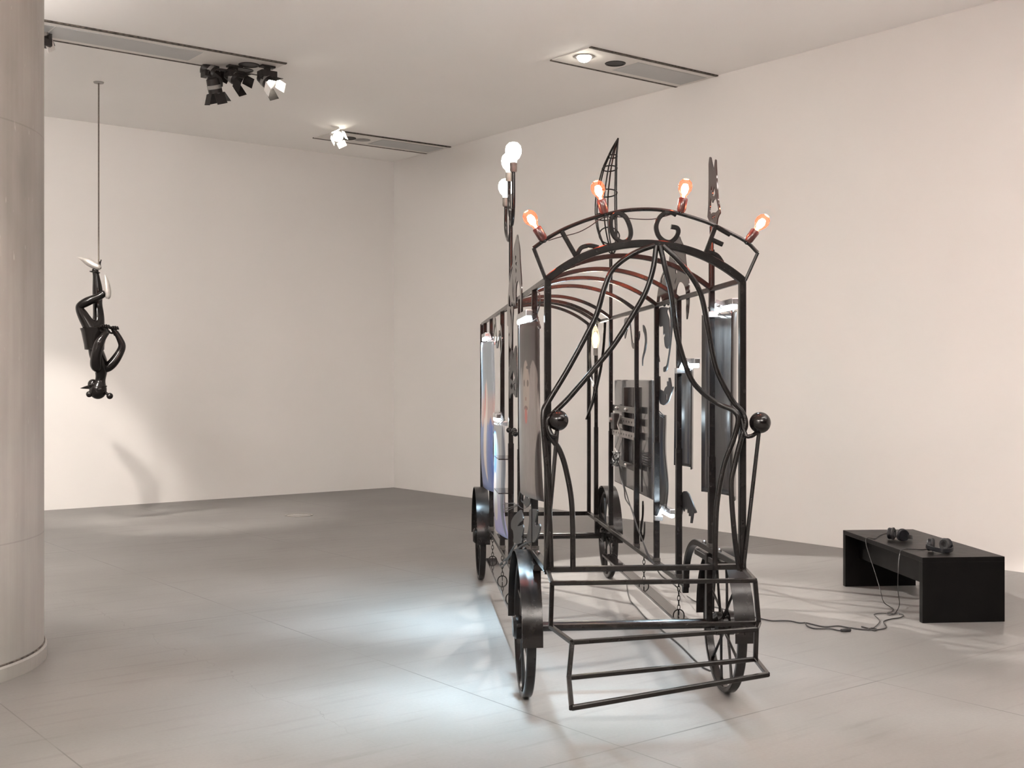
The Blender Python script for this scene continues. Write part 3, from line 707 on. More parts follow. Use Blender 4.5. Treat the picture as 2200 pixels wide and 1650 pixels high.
# hands
o6 = (1290,780)
hand = [(1035,430),(1062,435),(1082,520),(1088,430),(1098,260),(1110,260),(1115,520),(1190,560),(1215,490),(1245,455),(1256,470),(1254,360),(1284,360),(1292,470),(1283,290),(1312,288),(1340,470),(1372,462),(1372,490),(1330,620),(1285,760),(1210,825),(1180,832),(1120,800),(1085,640),(1050,530)]
hole = [(1228,620),(1252,610),(1255,720),(1230,740)]
side_plate('hand_plate', [SP(hand,o6,9.167,uR), SP(hole,o6,9.167,uR)], uR+.02, CAR, 'open hand plate with fingers pointing up on the right side', sm=False, mat=M['strap'])
o7 = (1280,950)
hd2 = [(1000,580),(1030,578),(1060,610),(1100,700),(1150,830),(1128,842),(1108,790),(1118,820),(1098,958),(1080,955),(1090,830),(1078,875),(1062,872),(1064,800),(1048,838),(1045,780),(1030,798),(1020,760),(1004,820),(990,780),(965,915),(948,908),(950,790),(925,760),(912,832),(906,828),(918,740),(940,680),(965,620)]
side_plate('hand_plate', [SP(hd2,o7,5.5,uR)], uR+.02, CAR, 'drooping hand plate with fingers pointing down', sm=False, mat=M['strap'])
hk = [(517,712),(527,712),(528,850),(510,1010),(505,1060),(530,1095),(538,960),(545,960),(542,1090),(525,1165),(508,1175),(495,1150),(495,980),(512,880)]
side_plate('hook_plate', [SP(hk,o7,5.5,uR)], uR+.02, CAR, 'double hook plate low on the right side')
# left side: face plate, hand, animal plates
oL = (1010,760)
lh = [(775,290),(790,-20),(800,-50),(812,120),(830,-60),(842,-70),(850,120),(880,-100),(905,-160),(915,-100),(920,200),(925,600),(920,860),(900,860),(870,800),(840,765),(805,810),(785,880),(770,600)]
lhh = [[(800,480),(850,320),(890,470),(860,560),(830,520)], [(800,640),(830,560),(850,640),(825,720)], [(868,600),(890,560),(905,700),(885,740)]]
side_plate('hand_plate', [SP(lh,oL,9.167,-HW-.02)]+[SP(h,oL,9.167,-HW-.02) for h in lhh], -HW-.02, CAR, 'pierced open hand plate on the left side', sm=False, mat=M['strap'])
oM = (1010,1030)
an = [(1040,20),(1037,110),(992,220),(965,320),(945,480),(985,545),(1050,575),(1120,550),(1170,500),(1192,440),(1192,300),(1150,250),(1100,270),(1055,220)]
anh = [[(1050,235),(1085,270),(1090,340),(1065,410),(1030,440),(1010,400),(1020,300)], [(1130,270),(1165,290),(1180,340),(1160,380),(1135,370),(1122,320)]]
side_plate('animal_mask_plate', [SP(an,oM,9.167,-HW-.03)]+[SP(h,oM,9.167,-HW-.03) for h in anh], -HW-.03, CAR, 'rounded animal mask plate with two eye holes', mat=M['strap'])
bm = bmesh.new()
for x0,y0,x1,y1 in ((940,505,640,590),(945,512,660,650),(890,465,640,480)):
    a_ = S(oM[0]+x0/9.167, oM[1]+y0/9.167, -HW-.03); b_ = S(oM[0]+x1/9.167, oM[1]+y1/9.167, -HW-.10); sweep(bm, [a_, b_], circ(.0022,6))
part('whisker', bm, M['dsteel'])
w1 = [(1000,600),(920,670),(860,740),(815,840),(818,960),(850,1010),(865,1120),(870,1240),(1010,1250),(1025,1120),(1055,1000),(1050,890),(1020,900),(945,920),(985,850),(1045,800),(1050,740),(1030,660)]
w2 = [(1180,600),(1330,600),(1320,680),(1290,840),(1310,925),(1370,868),(1386,950),(1360,1060),(1320,1160),(1260,1240),(1200,1200),(1120,1210),(1150,1000),(1175,800)]
side_plate('wing_plate', [SP(w1,oM,9.167,-HW-.03)], -HW-.03, CAR, 'dark curled wing plate low on the left side', mat=M['strap']); side_plate('wing_plate', [SP(w2,oM,9.167,-HW-.01)], -HW-.01, CAR, 'dark fin plate low on the left side', mat=M['strap'])
for x, y in ((1093,924),(1105,925),(1107,932)):
    q = S(x, y, -HW-.025); part('knob', sphere(q, .016, u=14, v=8))
for z in (1.12,.92):
    bm = bmesh.new(); q = (-HW, ST[2]); box(bm, (-HW-.10,ST[2]-.30,z), (-HW-.012,ST[2]+.02,z+.006)); part('shelf_bracket', bm, M['plate'])
# claw cage on its pole (right side, fifth post)
vK = ST[4]
part('cage_pole', tube([(uR,vK,ZT),(uR,vK,FR(1316,548,vK).z)], .013, 10))
sec = [(297,1328,.3),(318,1321,6),(336,1316,10),(362,1310,16),(390,1306,20),(415,1303,23),(440,1302,24.5),(465,1302,24.5),(490,1304,23),(515,1308,18.5),(535,1313,11),(548,1316.5,.5)]
K = 8; cage = None; kk = FR(1000,812,vK); px2m = (FR(1100,812,vK)-FR(1000,812,vK)).length/100
cs = []
for y, x, r in sec:
    c_ = FR(x, y, vK); cs.append((c_, r*px2m))
for k in range(6):
    a = 2*PI*k/6+.2
    pts = [c_+Vector((r*math.cos(a), r*math.sin(a), 0)) for c_, r in cs]
    bm = bmesh.new(); sweep(bm, catmull(pts, 4), circ(.0055,6))
    if cage is None: cage = part('claw_cage', bm, label='claw-shaped cage of thin rods on a tall pole')
    else: B('rod', bm, BK, cage)
for i in (2,3,5,7,10):
    c_, r = cs[i]; tilt = .22
    n = 28; bm = bmesh.new(); sweep(bm, [c_+Vector((r*math.cos(2*PI*j/n), r*math.sin(2*PI*j/n), -r*tilt*math.sin(2*PI*j/n))) for j in range(n)], circ(.005,6), True); B('ring', bm, BK, cage)
c_ = FR(1309,506,vK-.02); n = 28; bm = bmesh.new(); r = 22*px2m
sweep(bm, [c_+Vector((r*math.cos(2*PI*j/n), r*.35*math.sin(2*PI*j/n), r*.86*math.sin(2*PI*j/n))) for j in range(n)], circ(.0055,6), True); B('ring', bm, BK, cage)

# ------------------------------------------------------------------ hung sheets, LED clips
def sheet(name, label, side, corners, bulge, mat_front, group, mat_back=None, wob=0, curl=0):
    """flexible sheet: corners (tl,tr,bl,br) as (y,z); bulge pushes its middle away from the carriage"""
    cy = sum(c[0] for c in corners)/4; zb = min(c[1] for c in corners)
    t = thing(name, label, 'hung sheet', CM @ Vector((side*(HW+(.03 if side > 0 else .018)), cy, zb)), ROT, group)
    nx, ny = 14, 30; bm = bmesh.new(); uvl = bm.loops.layers.uv.new('UVMap'); V = []
    tl_, tr_, bl_2, br_ = [Vector((c[0],c[1],0)) for c in corners]
    for j in range(ny+1):
        fy = j/ny; row = []
        for i in range(nx+1):
            fx = i/nx
            p_ = (bl_2*(1-fx)+br_*fx)*(1-fy) + (tl_*(1-fx)+tr_*fx)*fy
            bg = bulge*(1-(2*fx-1)**2) + wob*math.sin(fy*6.0)*(1-fy)*fx + curl*(1-fy)**3*fx
            row.append(bm.verts.new((side*bg, p_.x-cy, p_.y-zb)))
        V.append(row)
    for j in range(ny):
        for i in range(nx):
            f = bm.faces.new((V[j][i],V[j][i+1],V[j+1][i+1],V[j+1][i]))
            for l, (a, b) in zip(f.loops, ((i,j),(i+1,j),(i+1,j+1),(i,j+1))): l[uvl].uv = (a/nx, b/ny)
    bmesh.ops.recalc_face_normals(bm, faces=bm.faces)
    me = D.meshes.new('printed_sheet'); bm.to_mesh(me); bm.free()
    o = mesh_obj('printed_sheet', me, mat_front, t)
    sd = o.modifiers.new('thickness', 'SOLIDIFY'); sd.thickness = .003; sd.offset = 0
    if mat_back:
        o.data.materials.append(mat_back)
        # the back face (towards the carriage) shows the dark reverse
        nrm = o.data.polygons[0].normal.x
        if nrm*side > 0: sd.material_offset = 0; 
    # two grommets with ties at the top
    for fx in (.35,.65):
        p_ = tl_*(1-fx)+tr_*fx
        B('tie', tube([(side*(bulge*(1-(2*fx-1)**2)), p_.x-cy, p_.y-zb-.02),(-side*.02, p_.x-cy, p_.y-zb+.03)], .003, 6), M['cable'], t)
    return t
def corners_px(pp, u): return [(q.y, q.z) for q in [S(x,y,u) for x,y in pp]]
gR = 'dark sheets hung inside the right side of the carriage'
uu = HW+.03
sheet('hung_sheet', 'wide dark curved sheet, largest, hung nearest the carriage front on the right side', 1, corners_px([(1508,677),(1571.5,666),(1507,1056),(1569,1080)], uu), .09, M['panelback'], None)
sheet('hung_sheet', 'short dark sheet hung on the second right post below a small light bar', 1, corners_px([(1450,791),(1485,790),(1448,999),(1484,1009)], uu), .05, M['panelback'], None)
sheet('hung_sheet', 'narrow near-black sheet hung behind the right post above a white light bar at its bottom', 1, corners_px([(1408,890),(1428.5,893),(1406,1088),(1429.5,1092)], uu), .035, M['panelback'], None, wob=.02)
vA = ST[0]
def rectc(v0, v1, z0, z1, dz0=0, dz1=0): return [(v0,z1),(v1,z1+dz1),(v0,z0),(v1,z0+dz0)]
# left prints: seen from outside; first corner = rear edge
def leftc(vr, vf, ztop, zr, zf): return [(vr,ztop),(vf,ztop),(vr,zr),(vf,zf)]
sheet('hung_print', 'print of a white-haired face with a red tongue at the front left of the carriage', -1, leftc(.80,.17,1.865,1.035,1.02), .062, M['print_face'], None, curl=-.02)
sheet('hung_print', 'long pale print with pink and blue figure hung at the rear left of the carriage', -1, leftc(3.80,3.04,1.86,.80,.78), .062, M['print_pink'], None, wob=.03, curl=-.04)
sheet('hung_print', 'narrow silvery print with blue edge, hung low under a bright clip light', -1, leftc(2.66,2.12,1.30,.62,.58), .045, M['print_blue'], None, wob=.02, curl=-.03)

def ledbar(label, u, v, z, length, out, tilt=0, power=6, down=-1, tgt=None, spread=110):
    t = thing('light_bar', label, 'LED light', CM @ Vector((u,v,z)), ROT)
    h2 = length/2
    bm = bmesh.new(); box(bm, (out-.016,-h2,.004), (out+.016,h2,.034), .003); B('housing', bm, M['chrome'], t, False)
    bm = bmesh.new(); box(bm, (out-.013,-h2+.006,-.018), (out+.013,h2-.006,.004), .006); B('light_strip', bm, M['led'], t)
    bm = bmesh.new(); sweep(bm, [(0,.0,-.03),(out*.5,.0,.03),(out,.0,.02)], rect(.02,.006), False, (0,1,0)); box(bm, (-.024,-.024,-.05), (.024,.024,-.02), .003); B('clamp', bm, M['chrome'], t, False)
    if tilt: t.rotation_euler = (tilt, 0, ROT) if False else (0,0,ROT)
    p = CM @ Vector((u+out, v, z-.03*(-down) if down < 0 else z+.05))
    q = CM @ Vector(tgt)
    area_light('bar_light', CM @ Vector((u+out+(-.05 if u < 0 else 0), v, z-.03 if down < 0 else z+.045)), q, power, length*.9, .02, (.62,.85,1.0), spread)
    return t
LED = 6
ledbar('bright white light bar clipped above the white-haired face print, front left', -HW, vA+.02, 1.895, .48, -.05, power=LED*2.1, tgt=(-HW-.42,vA-.08,0), spread=76)
ledbar('cool white light bar clipped above the pale figure print at the rear left', -HW, 3.45, 1.895, .36, -.05, power=LED, tgt=(-HW-.6,3.3,0), spread=90)
ledbar('small bright clip light above the narrow silvery print on the left', -HW, 2.42, 1.335, .26, -.045, power=LED, tgt=(-HW-.5,2.4,0), spread=90)
ledbar('white light bar with silver clamp above the largest dark sheet, front right', HW, vA-.01, 1.955, .46, .055, power=LED, tgt=(HW+.12,vA,0))
ledbar('small light bar with silver clamp on the second right post', HW, ST[1]-.03, 1.675, .36, .055, power=LED*.6, tgt=(HW+.10,ST[1],0))
ledbar('bright white light bar low on the right post, lighting a narrow black sheet from below', HW, ST[2]-.05, .775, .30, .055, power=LED, down=1, tgt=(HW+.06,ST[2],2))

# television on the right side
tvc = corners_px([(1320,815.5),(1401,820),(1319,1033),(1396.5,1073)], HW+.05)
v0, v1 = tvc[1][0], tvc[0][0]; zt_, zb_ = tvc[0][1], (tvc[2][1]+tvc[3][1])/2
tv = thing('television', 'flat television seen from behind, mounted between right posts with bracket and cables', 'television', CM @ Vector((HW+.05,(v0+v1)/2,zb_)), ROT)
w2_ = (v1-v0)/2; hh = zt_-zb_
bm = bmesh.new(); box(bm, (0,-w2_,0), (.03,w2_,hh), .008); B('back_shell', bm, M['tv'], tv, False)
bm = bmesh.new(); box(bm, (.0295,-w2_+.012,.012), (.034,w2_-.012,hh-.012)); B('screen', bm, M['plate'], tv, False)
for k in range(5):
    bm = bmesh.new(); box(bm, (-.004,-w2_+.03,.27-.016*k), (.003,-w2_+.30,.276-.016*k)); B('vent_rib', bm, M['fixture'], tv, False)
bm = bmesh.new(); box(bm, (-.004,-w2_+.33,.02), (.002,-w2_+.345,.22)); B('vent_slot', bm, M['fixture'], tv, False)
def tvp(px, py): q = S(px, py, HW+.03); return q.y-(v0+v1)/2, q.z-zb_
for x in (1342,1362.5):
    a_, _ = tvp(x,880); z0 = tvp(x,1005)[1]; z1_ = tvp(x,832)[1]
    bm = bmesh.new(); box(bm, (-.03,a_-.028,max(z0,.05)), (.002,a_+.028,z1_), .003)
    o_ = B('mount_rail', bm, M['fixture'], tv, False)
ya, yb = tvp(1318.5,880)[0], tvp(1369,880)[0]
for yy, hgt in ((878,.045),(903,.05),(931,.05),(994,.045)):
    zz = tvp(1340,yy)[1]
    bm = bmesh.new(); box(bm, (-.045,yb-.03,zz-hgt/2), (-.03,ya+.02,zz+hgt/2), .002)
    o_ = B('mount_bar', bm, M['steel'] if yy in (903,931) else M['black'], tv, False)
    for f_ in ((.3,.7) if yy in (878,994) else ()):
        B('screw', sphere((-.048, ya+(yb-ya)*f_, zz), .013, u=12, v=8), M['steel'], o_)
    if yy in (903,931):
        bm = bmesh.new()
        for k in range(9):
            c_ = yb+.02+(ya-yb-.02)*(k+.5)/9; box(bm, (-.0465,c_-.009,zz-.007), (-.044,c_+.009,zz+.007))
        B('slot_holes', bm, M['fixture'], o_, False)
# cables of the television
def cable(name, label, pts, r, mat, sub=6, parent=None, base=None):
    q = catmull(pts, sub); b0 = Vector(base if base is not None else min(q, key=lambda p: p.z)); bm = bmesh.new()
    sweep(bm, [x-b0 for x in q], circ(r, 6)); o = B(name, bm, mat)
    o.location = b0; return tag(o, label, 'cable')
def Wd(p): return CM @ Vector(p)
uC = HW-.03
tpts = [(1323,925),(1326,945),(1331,960),(1328,975),(1322,985),(1330,995),(1336,1010)]
for i, (pts, lb2) in enumerate((([(1322,985),(1330,1000),(1335,1030),(1341,1050),(1344,1072),(1356,1091),(1364,1115),(1369,1135),(1380,1160),(1392,1195),(1402,1210)], 'thin black cable looping down from the left of the television to the floor rail'),
                  ([(1326,990),(1334,1010),(1340,1040),(1346,1060),(1352,1080),(1362,1110),(1372,1140),(1386,1175),(1397,1200),(1406,1213)], 'second thin black cable beside it, dropping from the television bracket'))):
    cable('cable', lb2, [Wd(S(x,y,uC-.012*i)) for x,y in pts], .0045, M['cable'])
random.seed(3)
pts = []
for k in range(26):
    a = k*1.1; pts.append(Wd(S(1322+7*math.cos(a)+random.uniform(-3,3), 985+13*math.sin(a*.8)+random.uniform(-5,5), uC-.02+.02*math.sin(a))))
cable('cable', 'tangle of black cable knotted beside the television bracket', pts, .004, M['cable'])
pts = [Wd(S(x,y,uC-.01)) for x,y in ((1333,890),(1330,900),(1327,912),(1331,930),(1326,950),(1322,962),(1327,972),(1333,955),(1336,940))]
cable('cable', 'short looped grey cable hanging behind the television', pts, .0045, M['cablew'])
adp = S(1321,902,HW-.03)
t = thing('power_adapter', 'small power adapter fixed to the post beside the television', 'adapter', Wd(adp), ROT)
bm = bmesh.new(); box(bm, (-.02,-.07,-.07), (.02,.07,.05), .008); B('body', bm, M['fixture'], t, False)
B('plug', lathe([(0,-.01),(.018,-.01),(.018,.012),(0,.013)], 14, mat=Matrix.Translation((-.025,.03,.0)) @ Matrix.Rotation(-PI/2,4,'Y')), M['steel'], t)

# hanging running boards on chains
def chain(bm_list, top, n, parent, link=.034):
    bm = bmesh.new()
    for k in range(n):
        c_ = Vector(top)+Vector((0,0,-link*.78*(k+.5))); m_ = 12
        pts = []
        for j in range(m_):
            a = 2*PI*j/m_; x = .008*math.cos(a); z = link*.5*math.sin(a)
            pts.append(c_+(Vector((x,0,z)) if k % 2 else Vector((0,x,z))))
        sweep(bm, pts, circ(.0024,5), True)
    return B('chain', bm, BK, parent)
for sx, vs, v0_, v1_, lb2 in ((-1, (ST[1],ST[2],ST[3],ST[4]-.12), 1.18, 3.55, 'narrow grey plank hung on chains under the left side of the carriage'), (1, (ST[1],ST[3]-.25,ST[4]-.1), 1.2, 3.68, 'narrow grey plank hung on chains under the right side of the carriage')):
    hz = .24; u0 = sx*HW
    t = thing('running_board', lb2, 'plank', Wd((u0,(v0_+v1_)/2,hz)), ROT)
    cy = (v0_+v1_)/2
    bm = bmesh.new(); box(bm, (-.04,v0_-cy,-.008), (.04,v1_-cy,.008), .002); B('plank', bm, M['plate'], t, False)
    for v in vs:
        chain(None, (0,v-cy,ZL-.015-hz), 7, t)
        n = 22; bm = bmesh.new(); sweep(bm, [(.0+.031*math.cos(2*PI*j/n), v-cy, .012+.033*math.sin(2*PI*j/n)) for j in range(n)], circ(.0035,6), True); B('ring', bm, BK, t)

# cables on the left of the carriage
pts = [Wd(S(x,y,-HW-.02)) for x,y in ((1128,1158),(1118,1164),(1106,1172),(1098,1185),(1091,1197),(1081,1206),(1074,1214),(1078,1218),(1085,1212),(1093,1199),(1100,1187),(1110,1180),(1124,1170),(1140,1163))]
cable('cable', 'looped thick black cable hanging above the front left wheel', pts, .0055, M['cable'])
pts = [Wd(S(x,y,-HW-.03)) for x,y in ((1154,625),(1159,632),(1160,650),(1157,665),(1154,675),(1157,690),(1161,703),(1158,706),(1155,702))]
cable('cable', 'thin black wire dropping from the left top rail to the front light bar', pts, .003, M['cable'])

# ------------------------------------------------------------------ floor cables, bench, headphones
flo = lambda x, y, h=.006: on_h(x, y, h)
oB = (1580,1150); sB = 5.238
c1 = crop(oB, sB, [(140,905),(250,930),(400,960),(520,960),(620,965),(720,985),(790,985),(860,1000),(1000,1030),(1150,1020),(1250,1035),(1390,1055),(1480,1060),(1540,1045),(1590,1060),(1560,1070),(1500,1050),(1420,1028)])
cable('cable', 'black audio cable running over the floor from the carriage toward the bench', [flo(x,y) for x,y in c1], .0045, M['cable'])
c2 = crop(oB, sB, [(790,990),(810,1020),(870,1045),(960,1050),(1060,1050),(1150,1068),(1190,1072)])
t_ = cable('cable', 'second black cable with a thick in-line plug lying beside the audio cable on the floor', [flo(x,y) for x,y in c2], .0045, M['cable'])
bm = tube([flo(*crop(oB,sB,[(1190,1072)])[0],.012)-t_.location, flo(*crop(oB,sB,[(1290,1062)])[0],.012)-t_.location], .012, 10, scale=[.8,1]); B('plug', bm, M['strap'], t_)
c3_ = [(1505,1425),(1520,1447),(1545,1462),(1510,1440)]
c4 = [(1405,1212),(1420,1236),(1440,1250),(1455,1262),(1462,1272),(1480,1283),(1494,1292),(1520,1300),(1560,1310),(1607,1322)]
cable('cable', 'pair of thin black cables sagging to the floor behind the front right wheel', [Wd(S(x,y,HW+.0)) if i < 4 else flo(x,y) for i,(x,y) in enumerate(c4)], .004, M['cable'])
c5 = [(1345,1245),(1352,1285),(1368,1305),(1390,1330),(1420,1352),(1460,1385),(1490,1415),(1510,1433),(1526,1441)]
cable('cable', 'black cable crossing the floor beneath the carriage toward the front right wheel', [flo(x,y) for x,y in c5], .0045, M['cable'])

# bench (parallel to the carriage)
bq = on_h(1982,1339,0)
bdir = cw(-.126,1.4,0).normalized()
bo = math.atan2(-bdir.x, bdir.y)
BW, BL, BH = .56, 1.42, .428
ben = thing('bench', 'low black board bench with slab ends standing before the right wall', 'bench', bq, bo)
bm = bmesh.new(); box(bm, (0,0,BH-.032), (BW,BL,BH), .003); B('seat', bm, M['bench'], ben, False)
for y0 in (0, BL-.05):
    bm = bmesh.new(); box(bm, (0,y0,0), (BW,y0+.05,BH-.031), .003); B('end_panel', bm, M['bench'], ben, False)
bm = bmesh.new(); box(bm, (.11,.05,BH-.21), (.14,BL-.05,BH-.031)); B('apron', bm, M['bench'], ben, False)
def headphones(label, px, py, rz, flip=False):
    c = on_h(px, py, BH)
    t = thing('headphones', label, 'headphones', c + Vector((0,0,.0)), rz)
    # lying on their side: band arc flat near the seat, cups standing
    for sx in (-1,1):
        m4 = Matrix.Translation((sx*.062,.05,.047)) @ Matrix.Rotation(sx*.45,4,'Z') @ Matrix.Rotation(PI/2,4,'Y')
        cup = B('ear_cup', lathe([(0,-.022),(.030,-.022),(.040,-.012),(.042,.006),(.038,.012),(0,.013)], 24, mat=m4 if sx > 0 else m4 @ Matrix.Rotation(PI,4,'X')), M['hp'], t)
        m5 = m4 if sx < 0 else m4 @ Matrix.Rotation(PI,4,'X')
        B('cushion', lathe([(.018,.010),(.034,.010),(.044,.018),(.045,.027),(.036,.034),(.022,.032),(.018,.024)], 24, mat=m5), M['cush'], cup)
    pts = [(.088*math.sin(a)*1.0, .05-.125*math.cos(a), .022+.02*(1-math.cos(a))) for a in [-1.45+2.9*k/24 for k in range(25)]]
    bm = bmesh.new(); sweep(bm, pts, rect(.008,.030,.003), False, (0,0,1)); B('headband', bm, M['hp'], t)
    return t, c
camdir = YAW
headphones('black headphones on the bench farther from the camera, lying on their side', 1937, 1161, YAW+2.1)
headphones('black headphones nearer the camera, lying toward the end of the bench', 2022, 1187, YAW+.05)
def bt(px, py): return on_h(px, py, BH+.003)
o2 = (1780,1100)
hA = [bt(x,y) for x,y in crop(o2,sB,[(670,240),(620,248),(560,270),(520,300)])] + [bq + bdir*.95 + Vector((0,0,BH-.02)) + cw(-.006,0,0)]
sq = on_h(1917.5,1315,.006)
hA += [at_depth(*crop(o2,sB,[(530,700)])[0], 8.55), at_depth(*crop(o2,sB,[(580,870)])[0], 8.35), at_depth(*crop(o2,sB,[(620,1010)])[0], 8.25)] + [flo(x,y) for x,y in crop(o2,sB,[(690,1065),(725,1085),(715,1120),(670,1130),(660,1150),(700,1160),(760,1140),(800,1150)])]
cable('headphone_cable', 'thin headphone cable falling from the farther headphones over the bench edge', hA, .003, M['cable'])
hB = [bt(x,y) for x,y in crop(o2,sB,[(1140,405),(1060,420),(960,415),(870,415),(815,432)])]
e0 = hB[-1]
hB += [e0+cw(-.012,-.01,-.03), at_depth(*crop(o2,sB,[(785,640)])[0], 8.0), at_depth(*crop(o2,sB,[(780,860)])[0], 8.0), at_depth(*crop(o2,sB,[(798,1040)])[0], 8.05)] + [flo(x,y) for x,y in crop(o2,sB,[(755,1130),(720,1145),(600,1140),(520,1150),(520,1165),(575,1230),(510,1300),(450,1310)])]
cable('headphone_cable', 'thin headphone cable falling from the nearer headphones to the floor', hB, .003, M['cable'])
hC = [flo(x,y) for x,y in crop(o2,sB,[(740,1135),(800,1140),(845,1165),(800,1190),(700,1205),(620,1235),(650,1300),(540,1325),(440,1325),(350,1318)])]
cable('cable', 'loose black cable loop lying on the floor in front of the bench', hC, .004, M['cable'])

# ------------------------------------------------------------------ the hanging figure
ZF = 12.75; K_ = ZF/F
froot = at_depth(212, 858, ZF)
fig = thing('hanging_figure', 'glossy black sculpted figure in silver shoes and horned mask hanging upside down by one foot', 'sculpture', froot, YAW)
oP = (130,520); sP = 4.583
def fp(x, y, d=0):                      # crop pixel -> figure coordinates (x right, y away, z up)
    px, py = oP[0]+x/sP, oP[1]+y/sP
    return Vector(((px-212)*K_, d, (858-py)*K_))
r_ = lambda px: px/sP*K_
verts, edges, rad = [], [], []
def node(p, r, par=None, ry=None):
    verts.append(p); rad.append((r, ry or r)); i = len(verts)-1
    if par is not None: edges.append((par, i))
    return i
pel = node(fp(325,890), r_(120), None, r_(104))
wai = node(fp(330,1010), r_(86), pel, r_(73))
rib = node(fp(355,1110), r_(109), wai, r_(81))
che = node(fp(405,1215), r_(101), rib, r_(73))
nk0 = node(fp(400,1300), r_(62), che, r_(59))
nk1 = node(fp(392,1370), r_(45), nk0)
hd = node(fp(372,1440), r_(103), nk1, r_(94))
hdt = node(fp(372,1495), r_(76), hd, r_(76))
# hung leg (straight up)
h1 = node(fp(372,800,.05), r_(74), pel, r_(67))
k1 = node(fp(345,620,.06), r_(47), h1)
cf1 = node(fp(350,470,.05), r_(54), k1)
an1 = node(fp(340,320,.03), r_(32), cf1)
ft1 = node(fp(330,250,.02), r_(34), an1)
# crossed leg
h2 = node(fp(280,800,-.06), r_(78), pel, r_(72))
k2 = node(fp(208,640,-.09), r_(46), h2)
cf2 = node(fp(300,590,-.10), r_(47), k2)
an2 = node(fp(420,535,-.07), r_(36), cf2)
ft2 = node(fp(462,490,-.05), r_(40), an2)
me = D.meshes.new('body'); me.from_pydata(verts, edges, [])
ob = D.objects.new('body', me); COL.objects.link(ob)
mo = ob.modifiers.new('skin','SKIN'); mo.branch_smoothing = .6
for i, (a, b) in enumerate(rad):
    sv = me.skin_vertices[0].data[i]; sv.radius = (a, b); sv.use_root = (i == pel)
ss = ob.modifiers.new('sub','SUBSURF'); ss.levels = 3; ss.render_levels = 3
dg = bpy.context.evaluated_depsgraph_get(); dg.update()
me2 = D.meshes.new_from_object(ob.evaluated_get(dg)); D.objects.remove(ob)
bm = bmesh.new(); bm.from_mesh(me2)
for path, rs in (([(425,1262,.0),(470,1230,.01),(520,1172,.03),(572,1080,.05),(590,1018,.05),(572,955,.035),(540,885,.01)], [30,46,48,40,36,31,25]),
                 ([(385,1255,-.05),(385,1210,-.11),(405,1110,-.16),(435,1000,-.17),(462,945,-.15),(497,880,-.10)], [40,56,50,46,36,26])):
    sweep(bm, catmull([fp(*p_) for p_ in path], 6), circ(1,16), scale=[x.x for x in catmull([(r_(x),0,0) for x in rs], 6)])
bmesh.ops.recalc_face_normals(bm, faces=bm.faces); bm.to_mesh(me2); bm.free()
mesh_obj('body', me2, M['latex'], fig)
# fingers of both hands resting at the skirt edge
for (wx, wy, wd, dirs) in ((545,915,.02,1),(500,905,-.11,-1)):
    bm = bmesh.new()
    pm = fp(wx-20, wy-45, wd-.01)
    sweep(bm, catmull([fp(wx,wy,wd), pm, fp(wx-28,wy-62,wd-.01)], 4), circ(r_(26),10), scale=None)
    for k in range(4):
        ox = 14 + 0
        f0 = fp(wx-42+k*20, wy-58, wd-.012+.004*k); f1 = fp(wx-46+k*21, wy-84+4*abs(k-1.5), wd-.03); f2 = fp(wx-48+k*21, wy-62+3*k, wd-.055)
        sweep(bm, catmull([f0,f1,f2], 5), circ(r_(9.5),8))
    sweep(bm, catmull([fp(wx-10,wy-20,wd), fp(wx-48,wy-20,wd-.03), fp(wx-62,wy-40,wd-.04)], 4), circ(r_(10),8))
    B('hand', bm, M['latex'], fig)
# flared skirt rim (upside-down cup) and corset seam
def ring_pts(cx, cy, rx, ry, tilt, n=40):
    c_ = fp(cx, cy); return [c_+Vector((r_(rx)*math.cos(2*PI*k/n), r_(ry)*math.sin(2*PI*k/n), r_(tilt)*math.cos(2*PI*k/n))) for k in range(n)]
bm = bmesh.new(); rows = []
for cx, cy, rx, ry, tl_ in ((336,846,138,138,6),(336,880,126,128,5),(334,950,110,114,3),(332,1010,96,102,1),(334,1060,92,98,0),(334,1060,80,86,0),(332,1010,88,92,1),(334,950,102,104,3),(336,880,118,118,5),(336,850,130,130,6)):
    rows.append([bm.verts.new(p_) for p_ in ring_pts(cx,cy,rx,ry,tl_)])
for a, b in zip(rows, rows[1:]+rows[:1]):
    for k in range(40): bm.faces.new((a[k], a[(k+1)%40], b[(k+1)%40], b[k]))
B('corset_skirt', bm, M['latex'], fig)
# shoes
def shoe(pts, rs, label):
    bm = bmesh.new(); q = [fp(*p_) for p_ in pts]; sweep(bm, catmull(q, 5), circ(1, 14), scale=[r for r in [s.x for s in catmull([(r_(x),0,0) for x in rs], 5)]]); return B('shoe', bm, M['silver'], fig, label=label)
shoe([(160,148,.02),(205,165,.02),(265,195,.02),(320,225,.02),(365,245,.02),(388,258,.02)], [2,18,36,36,32,18], 'silver pointed shoe at the top')
shoe([(452,322,-.05),(462,370,-.05),(472,430,-.05),(480,490,-.05),(482,540,-.05),(478,562,-.05)], [2,20,30,32,26,14], 'silver pointed shoe of the crossed leg')
for cx, cy, d in ((340,300,.03),):
    bm = bmesh.new(); sweep(bm, ring_pts(338,296,44,44,-6), circ(r_(7),8), True); B('ankle_strap', bm, M['latex'], fig)
bm = bmesh.new(); sweep(bm, [fp(388,262,.02), fp(384,215,.02), fp(378,190,.02)], circ(r_(7),8)); sweep(bm, [fp(384,215,.02), fp(394,172,.02)], circ(r_(5),8)); B('heel_loop', bm, M['latex'], fig)
